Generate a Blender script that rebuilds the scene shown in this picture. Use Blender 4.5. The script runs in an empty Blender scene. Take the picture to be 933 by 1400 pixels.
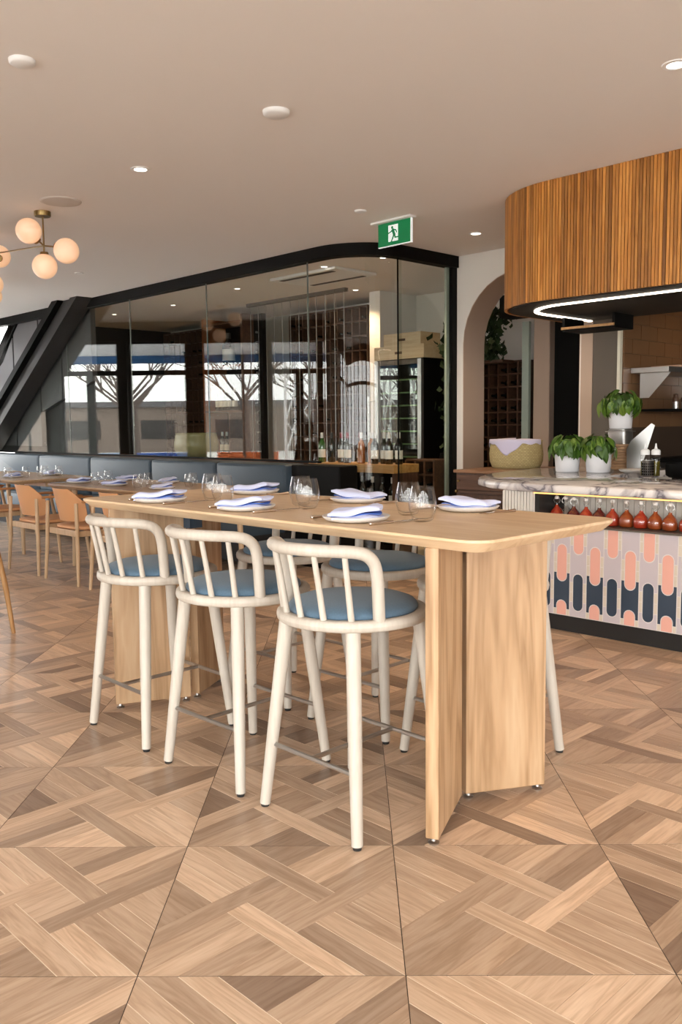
import bpy, bmesh, math, random
from mathutils import Vector, Matrix
R = random.Random(7)
PI = math.pi
S = math.sqrt(.5)
col = bpy.context.scene.collection
scene = bpy.context.scene

# ---------------------------------------------------------------- camera, light, exposure
cam_d = bpy.data.cameras.new('camera')
cam = bpy.data.objects.new('camera', cam_d)
col.objects.link(cam)
scene.camera = cam
FPX = 1186.02
cam_d.sensor_fit = 'VERTICAL'
cam_d.sensor_height = 36.0
cam_d.sensor_width = 24.0
cam_d.lens = FPX / 1400 * 36.0
cam_d.clip_start = .05
cam_d.clip_end = 400
pitch, yaw, roll = .100744, -.012402, .011325
fw = Vector((math.sin(yaw) * math.cos(pitch), math.cos(yaw) * math.cos(pitch), -math.sin(pitch)))
rt = Vector((math.cos(yaw), -math.sin(yaw), 0))
dn = fw.cross(rt)
rt2 = rt * math.cos(roll) + dn * math.sin(roll)
dn2 = -rt * math.sin(roll) + dn * math.cos(roll)
cm = Matrix((rt2, -dn2, -fw)).transposed().to_4x4()
cm.translation = Vector((0, 0, 1.2529))
cam.matrix_world = cm

WORLD = 11.6
EXPO = 0.0
world = bpy.data.worlds.new('overcast_sky')
scene.world = world
world.use_nodes = True
bg = world.node_tree.nodes['Background']
bg.inputs[0].default_value = (1.0, .985, .955, 1)
bg.inputs[1].default_value = WORLD
scene.view_settings.view_transform = 'Standard'
scene.view_settings.look = 'None'
scene.view_settings.gamma = 1
scene.view_settings.exposure = EXPO
scene.view_settings.use_curve_mapping = False
scene.cycles.transparent_max_bounces = 32
XW, YB, XR = -5.62, -1.8, 5.9      # left window wall, rear window wall, right wall


def portal(name, loc, rot, sx, sy):
    l = bpy.data.lights.new(name, 'AREA')
    l.shape = 'RECTANGLE'
    l.size, l.size_y = sx, sy
    l.cycles.is_portal = True
    o = bpy.data.objects.new(name, l)
    col.objects.link(o)
    o.location = loc
    o.rotation_euler = rot
    return o


portal('daylight_portal', (XW + .12, (13.1 + YB) / 2, 1.3), (0, -PI / 2, 0), 2.6, 13.1 - YB - .1)
portal('daylight_portal', (.2, YB + .12, 1.3), (PI / 2, 0, 0), 11.4, 2.6)


def W(a, b, z=0):
    """building frame (a along the glass, b away from it) to world"""
    return Vector(((a + b) * S, (b - a) * S, z))


BR = -PI / 4     # the building frame's turn


# ---------------------------------------------------------------- helpers
class MB:
    def __init__(self, M=None):
        self.v, self.f, self.uv = [], [], None
        self.M = M

    def add(self, vs, fs):
        n = len(self.v)
        for p in vs:
            p = Vector(p)
            if self.M is not None:
                p = self.M @ p
            self.v.append(p)
        self.f += [[i + n for i in q] for q in fs]
        return self

    def box(self, x0, x1, y0, y1, z0, z1):
        return self.add([(x0, y0, z0), (x1, y0, z0), (x1, y1, z0), (x0, y1, z0), (x0, y0, z1), (x1, y0, z1), (x1, y1, z1), (x0, y1, z1)],
                        [(3, 2, 1, 0), (4, 5, 6, 7), (0, 1, 5, 4), (1, 2, 6, 5), (2, 3, 7, 6), (3, 0, 4, 7)])

    def prism(self, poly, z0, z1, ax='z'):
        n = len(poly)
        A = sum(poly[i][0] * poly[(i + 1) % n][1] - poly[(i + 1) % n][0] * poly[i][1] for i in range(n))
        if A < 0:
            poly = poly[::-1]
        f = {'z': lambda p, h: (p[0], p[1], h), 'y': lambda p, h: (p[0], -h, p[1]), 'x': lambda p, h: (h, p[0], p[1])}[ax]
        if ax == 'y':
            z0, z1 = -z1, -z0
        vs = [f(p, z0) for p in poly] + [f(p, z1) for p in poly]
        fs = [list(range(n))[::-1], list(range(n, 2 * n))] + [(i, (i + 1) % n, n + (i + 1) % n, n + i) for i in range(n)]
        return self.add(vs, fs)

    def loft(self, loops, closed=True, caps=True):
        n = len(loops[0])
        vs = [p for l in loops for p in l]
        fs = []
        m = n if closed else n - 1
        for k in range(len(loops) - 1):
            for i in range(m):
                j = (i + 1) % n
                fs.append((k * n + i, k * n + j, (k + 1) * n + j, (k + 1) * n + i))
        if caps:
            fs.append(list(range(n))[::-1])
            fs.append([(len(loops) - 1) * n + i for i in range(n)])
        return self.add(vs, fs)

    def tube(self, path, r, n=10, closed=False, caps=True, flat=1.0):
        P = [Vector(p) for p in path]
        m = len(P)
        rr = r if isinstance(r, (list, tuple)) else [r] * m
        T = []
        for i in range(m):
            if closed:
                t = P[(i + 1) % m] - P[i - 1]
            else:
                t = P[min(i + 1, m - 1)] - P[max(i - 1, 0)]
            T.append(t.normalized())
        up = Vector((0, 0, 1)) if abs(T[0].z) < .9 else Vector((0, 1, 0))
        nr = (up - T[0] * up.dot(T[0])).normalized()
        loops = []
        for i in range(m):
            nr = (nr - T[i] * nr.dot(T[i])).normalized()
            bn = T[i].cross(nr)
            loops.append([P[i] + (nr * math.cos(2 * PI * k / n) * flat + bn * math.sin(2 * PI * k / n)) * rr[i] for k in range(n)])
        if closed:
            loops.append(loops[0])
            return self.loft(loops, True, False)
        return self.loft(loops, True, caps)

    def cyl(self, p0, p1, r0, r1=None, n=12):
        return self.tube([p0, p1], [r0, r0 if r1 is None else r1], n)

    def lathe(self, prof, n=24, c=(0, 0, 0)):
        c = Vector(c)
        loops = []
        vs, fs = [], []
        idx = []
        for r, z in prof:
            if r < 1e-6:
                idx.append([len(vs)])
                vs.append(c + Vector((0, 0, z)))
            else:
                idx.append(list(range(len(vs), len(vs) + n)))
                vs += [c + Vector((r * math.cos(2 * PI * k / n), r * math.sin(2 * PI * k / n), z)) for k in range(n)]
        for A, B in zip(idx, idx[1:]):
            for k in range(n):
                j = (k + 1) % n
                if len(A) == 1 and len(B) == 1:
                    continue
                if len(A) == 1:
                    fs.append((A[0], B[j], B[k]))
                elif len(B) == 1:
                    fs.append((A[k], A[j], B[0]))
                else:
                    fs.append((A[k], A[j], B[j], B[k]))
        return self.add(vs, fs)

    def sphere(self, c, r, n=20, m=12):
        return self.lathe([(r * math.sin(PI * i / m), -r * math.cos(PI * i / m)) for i in range(m + 1)], n, c)

    def mesh(self, name, mat, smooth=35):
        me = bpy.data.meshes.new(name)
        me.from_pydata([tuple(p) for p in self.v], [], self.f)
        me.materials.append(mat)
        if smooth:
            me.shade_smooth()
            me.set_sharp_from_angle(angle=math.radians(smooth))
        if self.uv:
            l = me.uv_layers.new(name='grain')
            k = 0
            for poly in me.polygons:
                for vi in poly.vertices:
                    l.data[k].uv = self.uv[vi]
                    k += 1
        me.update()
        return me

    def build(self, name, mat, parent=None, loc=None, rz=0, smooth=35, bevel=0, seg=2):
        o = bpy.data.objects.new(name, self.mesh(name, mat, smooth))
        col.objects.link(o)
        o.parent = parent
        if loc is not None:
            o.location = loc
        o.rotation_euler = (0, 0, rz)
        if bevel:
            md = o.modifiers.new('bevel', 'BEVEL')
            md.width = bevel
            md.segments = seg
            md.limit_method = 'ANGLE'
            md.angle_limit = math.radians(40)
        return o


def empty(name, loc, rz=0):
    o = bpy.data.objects.new(name, None)
    col.objects.link(o)
    o.location = loc
    o.rotation_euler = (0, 0, rz)
    o.empty_display_size = .05
    return o


def tag(o, label=None, cat=None, group=None, kind=None):
    if label:
        o['label'] = label
    if cat:
        o['category'] = cat
    if group:
        o['group'] = group
    if kind:
        o['kind'] = kind
    return o


def thing(name, label, cat, loc, rz=0, group=None):
    return tag(empty(name, loc, rz), label, cat, group)


def struct(o):
    return tag(o, kind='structure')


KIDS = {}


def copy_tree(o, parent=None):
    c = o.copy()
    col.objects.link(c)
    c.parent = parent
    for ch in o.children:
        copy_tree(ch, c)
    return c


def inst(proto, loc, rz, label, group=None):
    c = copy_tree(proto)
    c.location = loc
    c.rotation_euler = (0, 0, rz)
    c['label'] = label
    if group:
        c['group'] = group
    return c


def smoothpath(pts, k=6, closed=False):
    P = [Vector(p) for p in pts]
    out = []
    n = len(P)
    for i in range(n - 1):
        p0, p1, p2, p3 = P[max(i - 1, 0)], P[i], P[i + 1], P[min(i + 2, n - 1)]
        for j in range(k):
            t = j / k
            out.append(.5 * ((2 * p1) + (p2 - p0) * t + (2 * p0 - 5 * p1 + 4 * p2 - p3) * t * t + (3 * p1 - p0 - 3 * p2 + p3) * t ** 3))
    out.append(P[-1])
    return out


def rrect(x0, x1, y0, y1, r, k=6):
    out = []
    for cx, cy, a in ((x1 - r, y1 - r, 0), (x0 + r, y1 - r, 90), (x0 + r, y0 + r, 180), (x1 - r, y0 + r, 270)):
        for i in range(k + 1):
            t = math.radians(a + 90 * i / k)
            out.append((cx + r * math.cos(t), cy + r * math.sin(t)))
    return out


def clip(poly, ax, lim, keep):
    """half-plane clip: keep 1 -> coord >= lim, -1 -> coord <= lim"""
    out = []
    n = len(poly)
    for i in range(n):
        p, q = poly[i], poly[(i + 1) % n]
        dp, dq = (p[ax] - lim) * keep, (q[ax] - lim) * keep
        if dp >= 0:
            out.append(p)
        if (dp > 0 and dq < 0) or (dp < 0 and dq > 0):
            t = dp / (dp - dq)
            out.append((p[0] + (q[0] - p[0]) * t, p[1] + (q[1] - p[1]) * t))
    return out


# ---------------------------------------------------------------- materials
def newmat(name):
    m = bpy.data.materials.new(name)
    m.use_nodes = True
    nt = m.node_tree
    return m, nt, nt.nodes['Principled BSDF']


def rgba(c):
    return (c[0], c[1], c[2], 1)


def plain(name, c, rough=.5, metal=0, bump=0, bscale=200, emit=None, estr=0, spec=.5, var=0, vscale=4, sheen=0):
    m, nt, b = newmat(name)
    b.inputs['Base Color'].default_value = rgba(c)
    b.inputs['Roughness'].default_value = rough
    b.inputs['Metallic'].default_value = metal
    b.inputs['Specular IOR Level'].default_value = spec
    if sheen:
        b.inputs['Sheen Weight'].default_value = sheen
    if emit:
        b.inputs['Emission Color'].default_value = rgba(emit)
        b.inputs['Emission Strength'].default_value = estr
    N, L = nt.nodes.new, nt.links.new
    if var:
        tc = N('ShaderNodeTexCoord')
        no = N('ShaderNodeTexNoise')
        no.inputs['Scale'].default_value = vscale
        no.inputs['Detail'].default_value = 5
        mx = N('ShaderNodeMix')
        mx.data_type = 'RGBA'
        mx.inputs[6].default_value = rgba([x * (1 - var) for x in c])
        mx.inputs[7].default_value = rgba([min(1, x * (1 + var)) for x in c])
        L(tc.outputs['Object'], no.inputs['Vector'])
        L(no.outputs['Fac'], mx.inputs[0])
        L(mx.outputs[2], b.inputs['Base Color'])
    if bump:
        tc = N('ShaderNodeTexCoord')
        no = N('ShaderNodeTexNoise')
        no.inputs['Scale'].default_value = bscale
        bp = N('ShaderNodeBump')
        bp.inputs['Strength'].default_value = bump
        bp.inputs['Distance'].default_value = .002
        L(tc.outputs['Object'], no.inputs['Vector'])
        L(no.outputs['Fac'], bp.inputs['Height'])
        L(bp.outputs['Normal'], b.inputs['Normal'])
    return m


def wood(name, dark, mid, light, axis=0, scale=1.0, rough=.45, coord='Object', tone=None, bump=.15, rings=.35):
    """procedural timber; axis = grain direction; tone = 'OBJECT' / 'GEOMETRY' attribute that shifts each board"""
    m, nt, b = newmat(name)
    N, L = nt.nodes.new, nt.links.new
    tc = N('ShaderNodeTexCoord')
    mp = N('ShaderNodeMapping')
    if coord == 'UV':
        uv = N('ShaderNodeUVMap')
        uv.uv_map = 'grain'
        src = uv.outputs[0]
    else:
        src = tc.outputs[coord]
    oi = N('ShaderNodeObjectInfo')
    ad = N('ShaderNodeVectorMath')
    ad.operation = 'MULTIPLY_ADD'
    cb = N('ShaderNodeCombineXYZ')
    L(oi.outputs['Random'], cb.inputs[0])
    L(oi.outputs['Random'], cb.inputs[1])
    L(oi.outputs['Random'], cb.inputs[2])
    ad.inputs[1].default_value = (13.7, 29.3, 7.9)
    L(cb.outputs[0], ad.inputs[0])
    L(src, ad.inputs[2])
    L(ad.outputs[0], mp.inputs['Vector'])
    sc = [9 * scale] * 3
    sc[axis] = .75 * scale
    mp.inputs['Scale'].default_value = sc
    n1 = N('ShaderNodeTexNoise')
    n1.inputs['Scale'].default_value = 1.1
    n1.inputs['Detail'].default_value = 4
    n1.inputs['Distortion'].default_value = .5
    L(mp.outputs[0], n1.inputs['Vector'])
    # ring lines from the noise field
    mu = N('ShaderNodeMath')
    mu.operation = 'MULTIPLY'
    mu.inputs[1].default_value = 11
    L(n1.outputs['Fac'], mu.inputs[0])
    fr = N('ShaderNodeMath')
    fr.operation = 'PINGPONG'
    fr.inputs[1].default_value = 1
    L(mu.outputs[0], fr.inputs[0])
    n2 = N('ShaderNodeTexNoise')
    n2.inputs['Scale'].default_value = 9
    n2.inputs['Detail'].default_value = 3
    L(mp.outputs[0], n2.inputs['Vector'])
    mixf = N('ShaderNodeMix')
    mixf.inputs[0].default_value = rings
    L(n1.outputs['Fac'], mixf.inputs[2])
    L(fr.outputs[0], mixf.inputs[3])
    mixg = N('ShaderNodeMix')
    mixg.inputs[0].default_value = .35
    L(mixf.outputs[0], mixg.inputs[2])
    L(n2.outputs['Fac'], mixg.inputs[3])
    rp = N('ShaderNodeValToRGB')
    e = rp.color_ramp.elements
    e[0].position, e[0].color = .25, rgba(dark)
    e[1].position, e[1].color = .75, rgba(light)
    x = e.new(.5)
    x.color = rgba(mid)
    L(mixg.outputs[0], rp.inputs[0])
    out = rp.outputs[0]
    if tone:
        at = N('ShaderNodeAttribute')
        at.attribute_type = tone
        at.attribute_name = 'tone'
        tr = N('ShaderNodeValToRGB')
        t = tr.color_ramp.elements
        t[0].position, t[0].color = 0, (.48, .45, .45, 1)
        t[1].position, t[1].color = 1, (1.42, 1.44, 1.44, 1)
        k = t.new(.5)
        k.color = (1, 1, 1, 1)
        L(at.outputs['Fac'], tr.inputs[0])
        mm = N('ShaderNodeMix')
        mm.data_type = 'RGBA'
        mm.blend_type = 'MULTIPLY'
        mm.inputs[0].default_value = 1
        L(out, mm.inputs[6])
        L(tr.outputs[0], mm.inputs[7])
        out = mm.outputs[2]
    L(out, b.inputs['Base Color'])
    b.inputs['Roughness'].default_value = rough
    if bump:
        bp = N('ShaderNodeBump')
        bp.inputs['Strength'].default_value = bump
        bp.inputs['Distance'].default_value = .001
        L(mixg.outputs[0], bp.inputs['Height'])
        L(bp.outputs['Normal'], b.inputs['Normal'])
    return m


def pane_mat(name, tint=(1, 1, 1), base=.07, rough=.0):
    """thin sheet of glass: clear, with a mirror share that grows towards grazing angles"""
    m, nt, b = newmat(name)
    N, L = nt.nodes.new, nt.links.new
    nt.nodes.remove(b)
    out = nt.nodes['Material Output']
    tr = N('ShaderNodeBsdfTransparent')
    tr.inputs[0].default_value = rgba(tint)
    gl = N('ShaderNodeBsdfGlossy')
    gl.inputs['Roughness'].default_value = rough
    lw = N('ShaderNodeLayerWeight')
    lw.inputs[0].default_value = .5
    pw = N('ShaderNodeMath')
    pw.operation = 'POWER'
    pw.inputs[1].default_value = 4.5
    L(lw.outputs['Facing'], pw.inputs[0])
    ma = N('ShaderNodeMath')
    ma.operation = 'MULTIPLY_ADD'
    ma.inputs[1].default_value = 1 - base
    ma.inputs[2].default_value = base
    L(pw.outputs[0], ma.inputs[0])
    mx = N('ShaderNodeMixShader')
    L(ma.outputs[0], mx.inputs[0])
    L(tr.outputs[0], mx.inputs[1])
    L(gl.outputs[0], mx.inputs[2])
    L(mx.outputs[0], out.inputs[0])
    return m


def emitter(name, c, strength):
    m, nt, b = newmat(name)
    b.inputs['Base Color'].default_value = rgba([min(1, x) for x in c])
    b.inputs['Emission Color'].default_value = rgba(c)
    b.inputs['Emission Strength'].default_value = strength
    return m


def marble_mat():
    m, nt, b = newmat('white_marble')
    N, L = nt.nodes.new, nt.links.new
    tc = N('ShaderNodeTexCoord')
    n0 = N('ShaderNodeTexNoise')
    n0.inputs['Scale'].default_value = 3
    n0.inputs['Detail'].default_value = 6
    n0.inputs['Distortion'].default_value = 1.5
    L(tc.outputs['Object'], n0.inputs['Vector'])
    ab = N('ShaderNodeMath')
    ab.operation = 'SUBTRACT'
    ab.inputs[1].default_value = .5
    L(n0.outputs['Fac'], ab.inputs[0])
    ab2 = N('ShaderNodeMath')
    ab2.operation = 'ABSOLUTE'
    L(ab.outputs[0], ab2.inputs[0])
    rp = N('ShaderNodeValToRGB')
    e = rp.color_ramp.elements
    e[0].position, e[0].color = 0, (.16, .15, .18, 1)
    e[1].position, e[1].color = .09, (.78, .75, .74, 1)
    k = e.new(.025)
    k.color = (.48, .45, .46, 1)
    L(ab2.outputs[0], rp.inputs[0])
    L(rp.outputs[0], b.inputs['Base Color'])
    b.inputs['Roughness'].default_value = .08
    return m


def weave_mat():
    m, nt, b = newmat('seagrass_weave')
    N, L = nt.nodes.new, nt.links.new
    tc = N('ShaderNodeTexCoord')
    br = N('ShaderNodeTexBrick')
    br.inputs['Scale'].default_value = 20
    br.inputs['Color1'].default_value = (.60, .49, .24, 1)
    br.inputs['Color2'].default_value = (.50, .39, .18, 1)
    br.inputs['Mortar'].default_value = (.34, .26, .12, 1)
    br.inputs['Mortar Size'].default_value = .03
    uv = N('ShaderNodeUVMap')
    uv.uv_map = 'grain'
    L(uv.outputs[0], br.inputs['Vector'])
    L(br.outputs['Color'], b.inputs['Base Color'])
    bp = N('ShaderNodeBump')
    bp.inputs['Distance'].default_value = .004
    L(br.outputs['Fac'], bp.inputs['Height'])
    bp.invert = True
    L(bp.outputs['Normal'], b.inputs['Normal'])
    b.inputs['Roughness'].default_value = .8
    return m


M = {}
M['floor'] = wood('oiled_oak_floor', (.36, .23, .145), (.50, .345, .235), (.60, .44, .315), 0, 2.2, .30, 'UV', 'OBJECT', .12)
M['floor_far'] = wood('oiled_oak_floor_far', (.36, .23, .145), (.50, .345, .235), (.60, .44, .315), 0, 2.2, .30, 'UV', 'GEOMETRY', .12)
M['joint'] = plain('pale_joint', (.82, .70, .56), .6)
M['seam'] = plain('dark_seam', (.06, .035, .02), .7)
M['ceiling'] = plain('ceiling_plaster', (.80, .76, .73), .85, bump=.05, bscale=60)
M['wall'] = plain('warm_white_plaster', (.78, .75, .71), .85, bump=.05, bscale=40)
M['beige'] = plain('beige_plaster', (.46, .345, .27), .8, bump=.05, bscale=40)  # on the kitchen pier this beige carries the hood's shade
M['black'] = plain('black_steel', (.004, .0038, .0035), .6, spec=.12)
M['dark'] = plain('charcoal_panel', (.022, .020, .019), .55, var=.2, spec=.3)
M['grey'] = plain('grey_clad_panel', (.11, .105, .11), .55, var=.12)
M['frame'] = plain('bronze_window_frame', (.035, .03, .028), .5)
M['steel'] = plain('brushed_steel', (.50, .49, .48), .33, 1)
M['steel_dull'] = plain('dull_steel', (.13, .11, .09), .5, .5)
M['brass'] = plain('aged_brass', (.30, .21, .09), .35, 1)
M['knife'] = plain('warm_steel', (.60, .52, .46), .25, 1)
M['ash'] = wood('pale_ash', (.43, .37, .31), (.53, .475, .41), (.60, .55, .485), 2, 1.2, .45, bump=.04, rings=.15)
M['oak_x'] = wood('pale_oak_lit_top', (.58, .385, .215), (.70, .50, .31), (.76, .58, .39), 0, .9, .38, bump=.06)  # same oak as the legs, lightened in place of light from above
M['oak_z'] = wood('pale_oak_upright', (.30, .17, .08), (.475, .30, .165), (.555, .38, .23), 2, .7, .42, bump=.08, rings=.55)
M['chairwood'] = wood('oak_chair', (.46, .30, .17), (.58, .40, .24), (.66, .47, .30), 2, 1.3, .45, bump=.04, rings=.2)
M['peach'] = plain('peach_leather', (.70, .36, .17), .5, bump=.05)
M['arm'] = plain('tan_leather', (.46, .20, .07), .5)
M['chairdark'] = wood('amber_oak', (.30, .15, .05), (.40, .21, .08), (.48, .28, .12), 2, 1.3, .45, bump=.04)
M['walnut'] = wood('dark_walnut', (.06, .028, .016), (.10, .048, .028), (.15, .075, .045), 0, 1.2, .45)
M['walnut_z'] = wood('dark_walnut_upright', (.05, .024, .014), (.085, .04, .024), (.13, .065, .04), 2, 1.2, .45)
M['tabletop2'] = wood('oak_dining_top', (.30, .185, .10), (.42, .27, .15), (.52, .35, .21), 0, 1, .35)
M['batten'] = wood('cedar_batten', (.26, .09, .015), (.44, .18, .035), (.60, .28, .07), 2, 1.0, .4, tone='OBJECT', bump=.05)
M['fabric'] = plain('slate_blue_wool', (.085, .145, .21), .9, bump=.25, bscale=500, var=.18, vscale=160, sheen=.2)
M['leather'] = plain('blue_grey_leather', (.040, .060, .082), .45, spec=.3, bump=.08, bscale=120, var=.12, vscale=3)
M['plate'] = plain('stoneware', (.74, .70, .66), .3)
M['napkin'] = plain('lavender_linen', (.60, .64, .86), .9, bump=.15, bscale=400, var=.08, vscale=12)
M['napshade'] = plain('blue_fold_shadow', (.10, .20, .62), .9)  # shadow between the napkin folds, given as a blue colour
M['cloth'] = plain('lilac_striped_linen', (.62, .58, .74), .9, bump=.15, bscale=300)
M['glass'] = pane_mat('clear_glass', (.995, .995, .995), .04)
M['pane'] = pane_mat('sheet_glass', (.93, .95, .93), .055)
M['winpane'] = pane_mat('window_glass', (.97, .98, .98), .05)
M['glassedge'] = plain('green_glass_edge', (.36, .43, .38), .3)
M['silicone'] = plain('grey_silicone', (.14, .16, .145), .4)
M['white'] = plain('white_paint', (.82, .82, .82), .5)
M['pot'] = plain('matte_white_ceramic', (.80, .80, .83), .55)
M['soil'] = plain('dark_soil', (.03, .02, .012), 1)
M['leaf'] = plain('basil_leaf', (.06, .14, .012), .45)
_nt = M['leaf'].node_tree
_oi = _nt.nodes.new('ShaderNodeObjectInfo')
_rp = _nt.nodes.new('ShaderNodeValToRGB')
_rp.color_ramp.elements[0].color = (.022, .06, .006, 1)
_rp.color_ramp.elements[1].color = (.16, .25, .03, 1)
_k = _rp.color_ramp.elements.new(.6)
_k.color = (.06, .14, .012, 1)
_nt.links.new(_oi.outputs['Random'], _rp.inputs[0])
_nt.links.new(_rp.outputs[0], _nt.nodes['Principled BSDF'].inputs['Base Color'])
M['ivy'] = plain('ivy_leaf', (.02, .045, .012), .55, var=.4, vscale=8)
M['marble'] = marble_mat()
M['weave'] = weave_mat()
M['grout'] = plain('pale_grout', (.74, .69, .66), .8)
M['t_pink'] = plain('pink_tile', (.80, .42, .34), .25)
M['t_navy'] = plain('navy_tile', (.035, .055, .085), .25)
M['t_lav'] = plain('lavender_grey_tile', (.56, .50, .53), .3)
M['t_cream'] = plain('cream_tile', (.66, .58, .48), .3)
M['t_white'] = plain('white_ribbed_tile', (.70, .66, .60), .35)
M['t_brown'] = plain('brown_glazed_tile', (.20, .10, .045), .35, var=.1)
M['led'] = emitter('led_strip', (1, .86, .70), 6.0)
M['led_warm'] = emitter('amber_led', (1, .52, .16), 1.6)
M['lens'] = emitter('downlight_lens', (1, .90, .78), 8.0)
M['globe'] = plain('opal_globe', (.72, .60, .50), .35, emit=(1, .50, .24), estr=.55)
M['exit'] = plain('exit_green', (.0, .16, .05), .4, emit=(0, .25, .08), estr=.25)
M['exitw'] = plain('exit_white', (.85, .9, .9), .4, emit=(.85, .95, .95), estr=.35)
M['cordial'] = plain('red_cordial', (.36, .035, .015), .08, spec=.8)
M['cordial2'] = plain('amber_cordial', (.30, .06, .015), .08, spec=.8)
M['cordial3'] = plain('dark_cordial', (.10, .012, .012), .08, spec=.8)
M['winebottle'] = plain('dark_bottle_glass', (.008, .010, .008), .08, spec=.8)
M['greenbottle'] = plain('green_bottle_glass', (.03, .09, .02), .1, spec=.8)
M['amberbottle'] = plain('amber_bottle_glass', (.30, .10, .02), .1, spec=.8)
M['label'] = plain('paper_label', (.72, .70, .64), .8)
M['foil_red'] = plain('red_foil', (.30, .03, .04), .4)
M['foil_white'] = plain('white_foil', (.70, .70, .68), .5)
M['foil_dark'] = plain('dark_foil', (.03, .03, .03), .4)
M['crate'] = wood('pine_crate', (.50, .38, .24), (.60, .47, .31), (.66, .54, .38), 0, 1, .6)
M['celadon'] = plain('celadon_glaze', (.28, .26, .13), .25, var=.3, vscale=5)
M['copper'] = plain('copper_post', (.36, .12, .04), .35, .6)
M['rackwood'] = wood('brown_rack', (.05, .022, .012), (.085, .038, .02), (.12, .06, .03), 0, 1.2, .5)
M['bowl'] = plain('tan_stoneware', (.42, .26, .15), .5)
M['board'] = plain('peach_board', (.62, .40, .28), .6)
M['rubber'] = plain('black_rubber', (.015, .015, .015), .6)
M['oil'] = plain('olive_oil', (.16, .13, .02), .1, spec=.7)


# ================================================================ THE SETTING
CEIL = 2.8
G = .615                                    # floor panel
GX, GY = -.502, 1.8646
AB0 = Matrix.Rotation(BR, 4, 'Z')           # building frame -> world for meshes written in (a, b, z)

# ---- floor
fl = MB()
room = [(-5.75, YB - .15), (6.0, YB - .15), (6.0, 7.15), tuple(W(-12.4, 9.3).xy), tuple(W(-13.4, 5.4).xy), (-5.75, 13.3)]
fl.prism(room, -.10, -.0010)
floor = struct(fl.build('floor', M['joint'], smooth=0))
LN = [.15, .30, .70, .85, 1.0, 1.15, 1.30, 1.70, 1.85]
RECT = [  # (p0, p1, q0, q1, grain)  p = s+t, q = t-s
    (.85, 1.15, -.15, .15, 'p'),
    (0, 1.15, .15, .30, 'p'), (.85, 2, -.30, -.15, 'p'), (.70, .85, -1, .15, 'q'), (1.15, 1.30, -.15, 1, 'q'),
    (0, .70, .30, 1, 'q'), (.70, .85, .30, 1, 'q'), (.85, 1.0, .30, 1, 'q'), (1.0, 1.15, .30, 1, 'q'),
    (1.30, 2, -1, -.30, 'q'), (.85, 1.0, -1, -.30, 'q'), (1.0, 1.15, -1, -.30, 'q'), (1.15, 1.30, -1, -.30, 'q'),
    (1.30, 2, -.15, 0, 'p'), (1.30, 2, 0, .15, 'p'), (1.30, 2, .15, .30, 'p'), (1.30, 2, .30, 1, 'p'),
    (0, .70, 0, .15, 'p'), (0, .70, -.15, 0, 'p'), (0, .70, -.30, -.15, 'p'), (0, .70, -1, -.30, 'p')]
PIECES = []
for p0, p1, q0, q1, gr in RECT:
    e, g = .0033, .0009
    rc = [(p0 + e, q0 + g), (p1 - e, q0 + g), (p1 - e, q1 - g), (p0 + e, q1 - g)]
    poly = [((p - q) / 2, (p + q) / 2) for p, q in rc]
    for ax in (0, 1):
        poly = clip(clip(poly, ax, .0022, 1), ax, 1 - .0022, -1)
    cx = sum(p[0] for p in poly) / len(poly)
    cy = sum(p[1] for p in poly) / len(poly)
    PIECES.append(([((x - cx) * G, (y - cy) * G) for x, y in poly], cx * G, cy * G, gr))


def plank_geo(mb, poly, ox, oy, gr, us=0., vs=0.):
    n = len(poly)
    A = sum(poly[i][0] * poly[(i + 1) % n][1] - poly[(i + 1) % n][0] * poly[i][1] for i in range(n))
    if A < 0:
        poly = poly[::-1]
    vv = [(x + ox, y + oy, 0) for x, y in poly] + [(x + ox, y + oy, -.0035) for x, y in poly]
    mb.add(vv, [list(range(n))] + [(i, n + i, n + (i + 1) % n, (i + 1) % n) for i in range(n)])
    for k in range(2):
        for x, y in poly:
            p, q = (x + y) * S, (y - x) * S
            mb.uv.append((p + us, q + vs) if gr == 'p' else (q + us, p + vs))


PM = []
for poly, cx, cy, gr in PIECES:
    b_ = MB()
    b_.uv = []
    plank_geo(b_, poly, 0, 0, gr)
    PM.append(b_.mesh('plank', M['floor'], 0))


def tone():
    t = R.gauss(.5, .24)
    if R.random() < .08:
        t += R.choice((-.3, .35))
    return max(0, min(1, t))


near = [(0, 0), (1, 0), (-1, 0), (0, 1), (1, 1), (-1, 1), (2, 0), (2, 1), (0, -1), (1, -1), (-1, 2), (0, 2), (1, 2), (2, 2)]
for (i, j) in near:
    for (poly, cx, cy, gr), me in zip(PIECES, PM):
        o = bpy.data.objects.new('plank', me)
        col.objects.link(o)
        o.parent = floor
        o.location = (GX + i * G + cx, GY + j * G + cy, 0)
        o['tone'] = tone()
far = MB()
far.uv = []
tones = []
for i in range(-9, 11):
    for j in range(-9, 20):
        X, Y = GX + (i + .5) * G, GY + (j + .5) * G
        if (i, j) in near or (X + Y) * S > 8.9 or X < -5.3 or X > 5.5 or Y < YB + .2 or (Y - X) * S > 12:
            continue
        if (X + Y) * S > 5.7 and (Y - X) * S > 4.4:
            continue
        for poly, cx, cy, gr in PIECES:
            n0 = len(far.f)
            plank_geo(far, poly, X - G / 2 + cx, Y - G / 2 + cy, gr, R.uniform(0, 40), R.uniform(0, 40))
            t = tone()
            tones += [t] * (len(far.f) - n0)
fo = tag(far.build('plank_field', M['floor_far'], floor, smooth=0), kind='stuff')
at = fo.data.attributes.new('tone', 'FLOAT', 'FACE')
at.data.foreach_set('value', tones)
sm = MB()
for i in range(-9, 12):
    sm.box(GX + i * G - .0011, GX + i * G + .0011, YB + .1, 12, -.0036, -.0005)
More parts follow.
